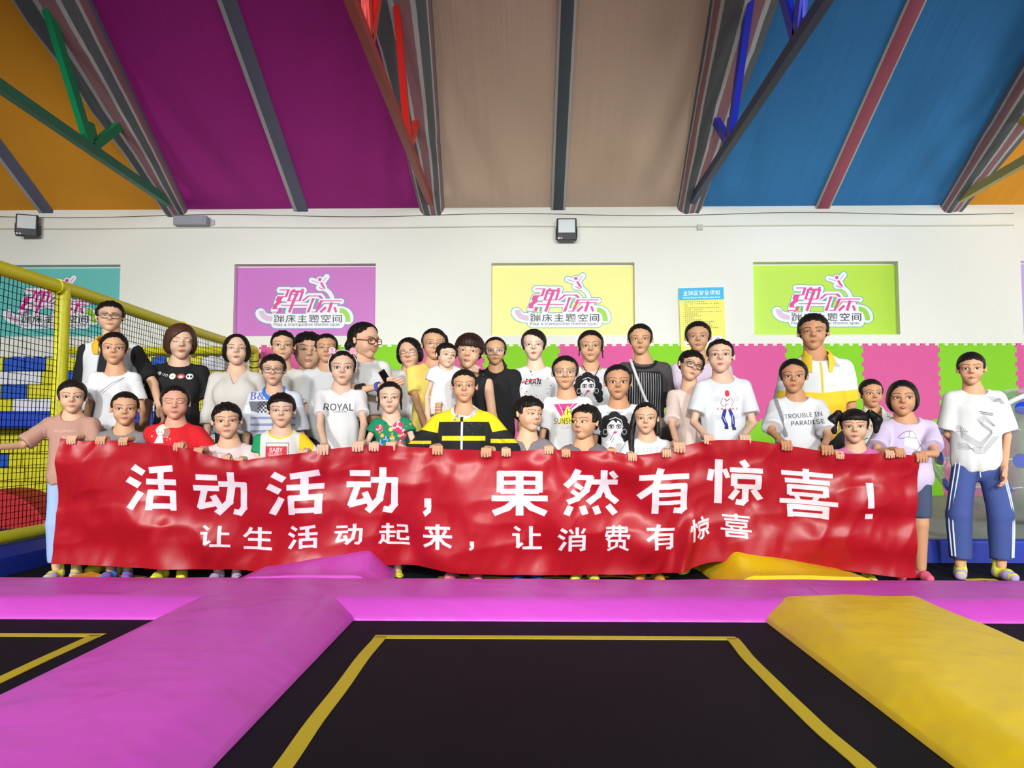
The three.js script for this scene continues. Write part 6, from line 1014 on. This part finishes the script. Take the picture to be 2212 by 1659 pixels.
person({ c: [2098, 760, 832], s: [2046, 2164, 855], d: 5.3, k: 'boy', face: { tone: TAN, brow: 0.024 }, hair: short({ hl: 0.74, c: 0.8, puff: 0.01, spike: 0.008 }), head: { wide: 0.98 }, shirt: { col: '#d3d4d2', sl: 0.85, flare: 0.04, t: 0.02, nw: 1.9, neck: 1.1, hem: 1018, draw: (x) => { x.strokeStyle = '#6b6d72'; for (let i = 0; i < 5; i++) { const e = i * 3; seg(x, 0.7, 2062 - 2, 925 + e, 2068 + e, 925 + e, 2068, 938 + e, 2102, 962 + e, 2128, 935 + e * 0.6, 2098 + e * 0.6, 912 + e, 2112, 902 + e, 2136 - e * 0.4, 926); seg(x, 0.7, 2062, 962 + e, 2078, 964 + e, 2092, 984 - e, 2110, 984 - e, 2142 - e, 948); seg(x, 0.7, 2124 + e, 862, 2134 + e * 0.8, 874, 2142 + e * 0.6, 866, 2150 + e * 0.6, 878); } x.strokeStyle = '#4a4c50'; seg(x, 1.6, 2104, 895, 2132, 900); seg(x, 1.4, 2106, 899, 2130, 903); dots(x, 2072, 872, 2120, 884, 26, 1.4, ['#dfeccb', '#eef2e6']); } }, L: ['j', 2047, 938, 5.36, 2072, 975, 5.5], R: ['j', 2176, 942, 5.3, 2170, 1008, 5.2], pants: { t: 'long', col: '#3d4f8c', loose: 0.026, stripe: 1 }, stance: 1.75, sock: '#e6e24a', sock2: '#b3a0c8', splay: 0.35, label: 'tall boy standing free of the banner in white tee and blue track pants', extra: ({ G, hem, jx }) => { part('drawstring', tube([V(-0.005, hem + 0.01, jx * 0.5), V(-0.012, hem - 0.012, jx * 0.62), V(-0.008, hem - 0.035, jx * 0.6)], 0.004, 10, 5), plainCloth('#d6def0'), G); } });

// front row at the banner
person({ c: [156, 820, 893], s: [99, 209, 912], d: 5.14, k: 'girl', face: { tone: MID, lip: '#b8776a' }, hair: tied({ hl: 0.76, c: 1.0, low: 0.4, puff: 0.015, spike: 0.01, col: '#1c1411' }), shirt: { col: '#b58a7a', sl: 0.9, flare: 0.02, t: 0.018, nw: 1.4, hem: 1046, draw: (x) => { T(x, 'the perfect', 128, 170, 937, 7, '#d2b0a2'); T(x, 'GARDEN', 146, 190, 952, 9, '#cfaea0', 'sans-serif', 'bold'); x.strokeStyle = '#cba998'; seg(x, 1.5, 108, 930, 112, 1010); seg(x, 1.2, 116, 960, 118, 1030); } }, L: ['j', 48, 962, 5.0, -8, 966, 4.85], R: ['g', 158, 950, 0.3], pants: { t: 'long', col: '#9fb7e6' }, sock: '#e6dd4a', sock2: '#b79fc4', label: 'girl in dusty brown tee reaching out to the net' });
person({ c: [270, 845, 919], s: [215, 316, 942], d: 5.12, k: 'boy', face: { tone: TAN, lip: '#b0695c' }, hair: short({ hl: 0.8, c: 0.9, spike: 0.006, low: 0.5 }), shirt: { col: '#7d7b80', sl: 0.7, nw: 1.5, hem: 1080 }, L: ['g', 219, 951, 0.5], R: ['g', 269, 953, 0.2], sock: '#3f7fd0', sock2: '#b04fae', label: 'small boy in plain grey tee with blue socks' });
person({ c: [378, 832, 906], s: [318, 440, 928], d: 5.14, k: 'girl', face: { tone: '#d59c82', eye: 'down', lip: '#b0625c' }, head: { wide: 1.05, cheek: 1.2, jaw: 0.315 }, hair: tied({ hl: 0.84, c: 1.5 }), belly: 1.15, arm: 0.19, shirt: { col: '#cf1420', sl: 0.8, nw: 1.5, t: 0.016, hem: 1080, draw: (x) => { x.fillStyle = '#e3cdbd'; x.beginPath(); x.ellipse(357, 931, 14, 10, -0.3, 0, 7); x.fill(); x.fillStyle = '#a8766a'; x.beginPath(); x.ellipse(366, 940, 9, 11, 0.4, 0, 7); x.fill(); x.fillStyle = '#f4ece6'; x.beginPath(); x.ellipse(354, 938, 8, 6.5, 0, 0, 7); x.fill(); poly(x, [[345, 961], [350, 945], [359, 945], [364, 961]]); x.fillStyle = '#3a2620'; x.beginPath(); x.arc(350, 938, 1.2, 0, 7); x.fill(); x.beginPath(); x.arc(357, 938, 1.2, 0, 7); x.fill(); dots(x, 336, 934, 346, 950, 5, 1.4, ['#e6a79a', '#f0d8c8']); dots(x, 368, 946, 378, 960, 6, 1.4, ['#f0d8c8', '#e6a79a']); } }, L: ['g', 387, 965, 0.2], R: ['g', 430, 976, 0.5], pants: { t: 'shorts', col: '#2a2a34' }, sock: '#e8e436', label: 'girl in bright red tee with a doll print looking down' });
person({ c: [491, 868, 947], s: [441, 552, 972], d: 5.12, k: 'boy', face: { tone: MID, lip: '#b8746a' }, roll: -0.05, hair: short({ hl: 0.75, c: 1.0, spike: 0.02, puff: 0.01 }), shirt: { col: '#e0cacd', sl: 0.7, nw: 1.7, hem: 1080, draw: (x) => T(x, 'Nature', 478, 494, 984, 5, '#777', 'serif', 'italic') }, L: ['g', 488, 991, 0.4], R: ['g', 517, 997, 0.4], pants: { t: 'long', col: '#c2a9cf', loose: 0.03 }, sock: '#c2a9cf', label: 'small boy with tousled hair in pale pink tee' });
person({ c: [608, 848, 923], s: [550, 666, 945], d: 5.12, k: 'boy', face: { tone: FAIR, eye: 'narrow', lip: '#cf5a54' }, hair: short({ hl: 0.74, c: 0.7, fringe: 1, puff: 0.02 }), shirt: { col: '#dddbd6', sl: 0.8, nw: 1.7, hem: 1080, draw: (x) => { x.fillStyle = '#17955c'; x.fillRect(530, 930, 37, 120); x.fillStyle = '#ecc21f'; x.fillRect(648, 930, 30, 120); ring(x, 608, 935, 25, 15, 3.5, '#ecc81f'); x.strokeStyle = '#555'; x.lineWidth = 1; x.strokeRect(581, 961, 47, 40); x.fillStyle = '#d63848'; x.fillRect(580, 968, 45, 40); T(x, 'BABY', 588, 616, 980, 12, '#fbf3f3'); T(x, 'GURU', 586, 615, 989, 10, '#fbf3f3'); } }, L: ['j', 556, 985, 5.1, 575, 1010, 5.02], R: ['g', 656, 980, 0.6], sock: '#d9a23a', label: 'boy squinting in white tee with green and yellow sleeves' });
person({ c: [842, 824, 893], s: [802, 890, 912], d: 5.12, k: 'girl', face: { tone: FAIR, lip: '#c4665e', mw: 0.07 }, hair: tied({ hl: 0.82, c: 0.9, low: 0.34, spike: 0.012, puff: 0.01, locks: [[0.33, 0.5, 0.02, 0.36, 0.12, 0.04, 0.05, 0.02], [-0.33, 0.5, 0.02, -0.36, 0.1, 0.04, 0.04, 0.02]], bottom: 0 }), shirt: { name: 'floral_top', col: '#12805a', sl: 0.28, flare: 0.03, nw: 1.7, hem: 1060, draw: (x) => { for (const [a, b, r, c] of [[860, 925, 13, '#d92a63'], [872, 942, 12, '#d92a63'], [822, 930, 9, '#d92a63'], [836, 952, 6, '#2a5ac4'], [850, 950, 6, '#e8902c'], [828, 945, 5, '#e8902c'], [846, 932, 5, '#f0c62e'], [824, 962, 7, '#2a5ac4'], [866, 962, 8, '#d92a63'], [844, 918, 4, '#5ec24c'], [882, 960, 6, '#f0c62e']]) { for (let i = 0; i < 9; i++) { const an = i * 0.7; x.fillStyle = i % 3 === 1 ? mixHex(c, '#ffffff', 0.45) : c; x.beginPath(); x.ellipse(a + Math.cos(an) * r * 0.55, b + Math.sin(an) * r * 0.55, r * 0.42, r * 0.3, an, 0, 7); x.fill(); } x.fillStyle = mixHex(c, '#fff2c0', 0.6); x.beginPath(); x.arc(a, b, r * 0.25, 0, 7); x.fill(); } dots(x, 805, 910, 890, 975, 24, 2, ['#5ec24c', '#0d6a48', '#e8902c']); } }, L: ['g', 808, 965, 0.5], R: ['g', 845, 964, 0.9], label: 'small girl in green floral sleeveless top' });
person({ c: [1003, 797, 869], s: [932, 1074, 905], d: 5.14, k: 'boy', face: { tone: TAN, mouth: 'grin', lip: '#b9645a' }, hair: short({ hl: 0.79, c: 0.9, spike: 0.008 }), arm: 0.2, shirt: { name: 'jacket', col: '#17171a', sl: 1.72, t: 0.026, flare: 0.006, nw: 1.6, neck: 1.25, hem: 1060, draw: (x) => { x.fillStyle = '#efd417'; x.fillRect(900, 870, 210, 46); poly(x, [[900, 915], [950, 915], [948, 940], [900, 930]]); poly(x, [[1056, 915], [1110, 915], [1110, 930], [1064, 938]]); x.fillRect(957, 946, 92, 10); x.fillRect(900, 956, 36, 7); x.fillRect(1060, 952, 40, 9); x.fillStyle = '#d9d8da'; x.beginPath(); x.ellipse(1003, 884, 31, 27, 0, 0, 7); x.fill(); dots(x, 978, 892, 1030, 912, 22, 3, ['#b9b8b6', '#efefee', '#8d8c8a']); ring(x, 1003, 878, 22, 18, 4, '#f0efef'); x.strokeStyle = '#efd417'; x.lineWidth = 3; x.beginPath(); x.ellipse(1003, 884, 32, 28, 0, 0, 7); x.stroke(); x.strokeStyle = '#eceae6'; seg(x, 4.5, 1000, 912, 998, 1040); x.fillStyle = '#15151a'; x.fillRect(996, 906, 6, 10); dots(x, 1005, 918, 1040, 944, 16, 0.9, ['#5b5b60', '#77777c']); } }, L: ['g', 945, 972, 0.9], R: ['g', 1051, 977, 0.9], pants: { t: 'long', col: '#17171a' }, sock: '#e0708a', label: 'smiling boy in black and yellow bee-striped zip jacket' });
person({ c: [1142, 855, 931], s: [1088, 1190, 958], d: 5.12, k: 'boy', face: { tone: MID, mouth: 'open', eye: 'narrow', gaze: 0.02 }, yaw: 0.62, roll: 0.05, hair: short({ hl: 0.72, c: 0.6, fringe: 1, spike: 0.024, puff: 0.02 }), shirt: { col: '#7c7478', sl: 0.75, vneck: 2.1, nw: 1.9, hem: 1080, draw: (x) => dots(x, 1150, 952, 1160, 966, 4, 1, ['#d8b45a']) }, L: ['g', 1093, 977, 0.6], R: ['g', 1186, 972, 0.5], pants: { t: 'long', col: '#2d4f9a' }, sock: '#2d4f9a', label: 'boy in grey henley turning his head, beside the bee-striped jacket' });
person({ c: [1264, 873, 949], s: [1210, 1312, 972], d: 5.12, k: 'boy', face: { tone: TAN, mouth: 'open', eye: 'open', gaze: -0.025 }, yaw: -0.55, pitch: 0.06, hair: short({ hl: 0.76, c: 0.6, spike: 0.026, puff: 0.02 }), shirt: { col: '#6f666a', sl: 0.75, vneck: 2.1, nw: 1.9, hem: 1080 }, L: ['g', 1222, 979, 0.6], R: ['g', 1321, 977, 0.6], sock: '#e6e24a', label: 'boy in grey henley with open mouth glancing sideways, in front of the cartoon lady tee' });
person({ c: [1395, 868, 937], s: [1348, 1450, 960], d: 5.14, k: 'girl', face: { tone: MID, lip: '#b8746a', mw: 0.07 }, hair: { t: 'short', hl: 0.84, c: 1.3, zf: 0.04, low: 0.3, back: 0.1, spike: 0.005, locks: [[-0.34, 0.55, -0.02, -0.44, 0.1, 0.05, 0.1, 0.1], [-0.44, 0.1, 0.05, -0.46, -0.5, 0.2, 0.1, 0.09], [-0.46, -0.5, 0.2, -0.4, -0.85, 0.24, 0.09, 0.04], [0.34, 0.5, -0.08, 0.36, 0.0, -0.1, 0.08, 0.08], [0.2, 0.4, -0.35, 0.25, -0.4, -0.35, 0.14, 0.12]], bottom: -1.0, lockK: 0.06 }, shirt: { col: '#dcdbdd', sl: 0.75, nw: 1.4, hem: 1080, draw: (x) => { x.strokeStyle = '#b4b2ba'; x.lineWidth = 0.9; x.font = 'bold 15px sans-serif'; [...'JUST'].forEach((c, i) => x.strokeText(c, 1374 + i * 13, 982)); } }, L: ['g', 1365, 987, 0.5], R: ['g', 1440, 979, 0.6], sock: '#c98a2a', label: 'girl with long black hair over one shoulder in a white JUST tee' });
person({ c: [1846, 882, 957], s: [1800, 1900, 982], d: 5.12, k: 'girl', face: { tone: MID, lip: '#b9716a', mw: 0.1 }, head: { cheek: 1.15, wide: 1.04 }, hair: short({ hl: 0.66, c: 0.3, fringe: 1, low: 0.42, back: 0.2, spike: 0.006, locks: [[-0.42, 0.86, -0.05, -0.58, 0.66, 0.0, 0.1, 0.14], [-0.58, 0.66, 0.0, -0.54, 0.32, 0.02, 0.14, 0.07], [0.42, 0.86, -0.05, 0.6, 0.66, 0.0, 0.1, 0.14], [0.6, 0.66, 0.0, 0.56, 0.34, 0.02, 0.14, 0.07]], bottom: 0 }), ties: [[-0.43, 0.88, -0.04, '#d8342c'], [0.43, 0.88, -0.04, '#4fd23a']], shirt: { col: '#c86ba6', sl: 0.7, nw: 1.5, hem: 1090 }, L: ['g', 1812, 983, 0.6], R: ['g', 1921, 981, 0.6], sock: '#e6e24a', label: 'little girl with two pigtails in a magenta tee' });
person({ c: [1950, 820, 899], s: [1898, 2018, 920], d: 5.24, k: 'girl', face: { tone: DARK, mouth: 'open', lip: '#a8625a', gaze: 0.015 }, pitch: 0.05, hair: bob({ hl: 0.78, low: 0.12, openX: 0.33, puff: 0.0, }), shirt: { col: '#cabcd9', sl: 0.75, flare: 0.03, t: 0.018, nw: 1.8, hem: 1078, draw: (x) => { x.strokeStyle = '#5d5568'; x.fillStyle = '#e6e0ee'; x.beginPath(); x.moveTo(1946, 950); x.quadraticCurveTo(1950, 934, 1966, 936); x.quadraticCurveTo(1976, 940, 1974, 956); x.quadraticCurveTo(1988, 972, 1974, 978); x.lineTo(1944, 966); x.fill(); x.lineWidth = 1; x.beginPath(); x.moveTo(1933, 950); x.quadraticCurveTo(1944, 934, 1960, 936); x.quadraticCurveTo(1970, 940, 1968, 952); x.lineTo(1950, 948); x.quadraticCurveTo(1940, 954, 1933, 950); x.stroke(); seg(x, 1, 1956, 936, 1954, 948); seg(x, 1, 1970, 950, 1976, 968, 1968, 978, 1962, 974); } }, L: ['g', 1942, 978, 0.7], R: ['g', 1989, 988, 1.0], pants: { t: 'shorts', col: '#3e4a66' }, sock: '#e0607c', label: 'girl with chin-length hair in lilac tee with bird in cap print, holding the banner corner' });

// ---------- things in hands and on shoulders ----------
{
  const p = at(833, 817, 5.26), t = thing('mobile_phone', 'dark red phone held against the crossed arm', 'phone', [p.x, p.y, p.z]); t.rotation.set(0.1, 0.5, 0.55);
  part('case', rbox(-0.024, 0.024, -0.06, 0.06, -0.005, 0.005, 0.004), std('#5a1720', 0.35), t); part('screen', box(-0.021, 0.021, -0.055, 0.055, 0.005, 0.0056), std('#101014', 0.1), t);
  const b = thing('shoulder_bag', 'grey shoulder bag with white strap on the woman in striped top', 'bag');
  const P = (x, y, d) => at(x, y, d), q = P(1432, 925, 5.72);
  part('strap', ribbonTube([P(1362, 778, 5.86), P(1370, 800, 5.78), P(1385, 840, 5.72), P(1396, 866, 5.72), P(1415, 900, 5.72)], 0.011), std('#dcd9d8', 0.6), b);
  part('pouch', rbox(-0.13, 0.1, -0.1, 0.07, -0.05, 0.05, 0.03, 4).rotateZ(0.25).translate(q.x, q.y, q.z), std('#6f6a66', 0.7), b);
  part('flap', rbox(-0.13, 0.1, 0.0, 0.075, 0.035, 0.06, 0.012, 3).rotateZ(0.25).translate(q.x, q.y, q.z), std('#7d7872', 0.7), b);
}
function ribbonTube(pts, r) { return tube(pts, r, 30, 8); }

faceTex.needsUpdate = true; shirtTex.needsUpdate = true;
scene.updateMatrixWorld(true);
renderer.render(scene, camera);
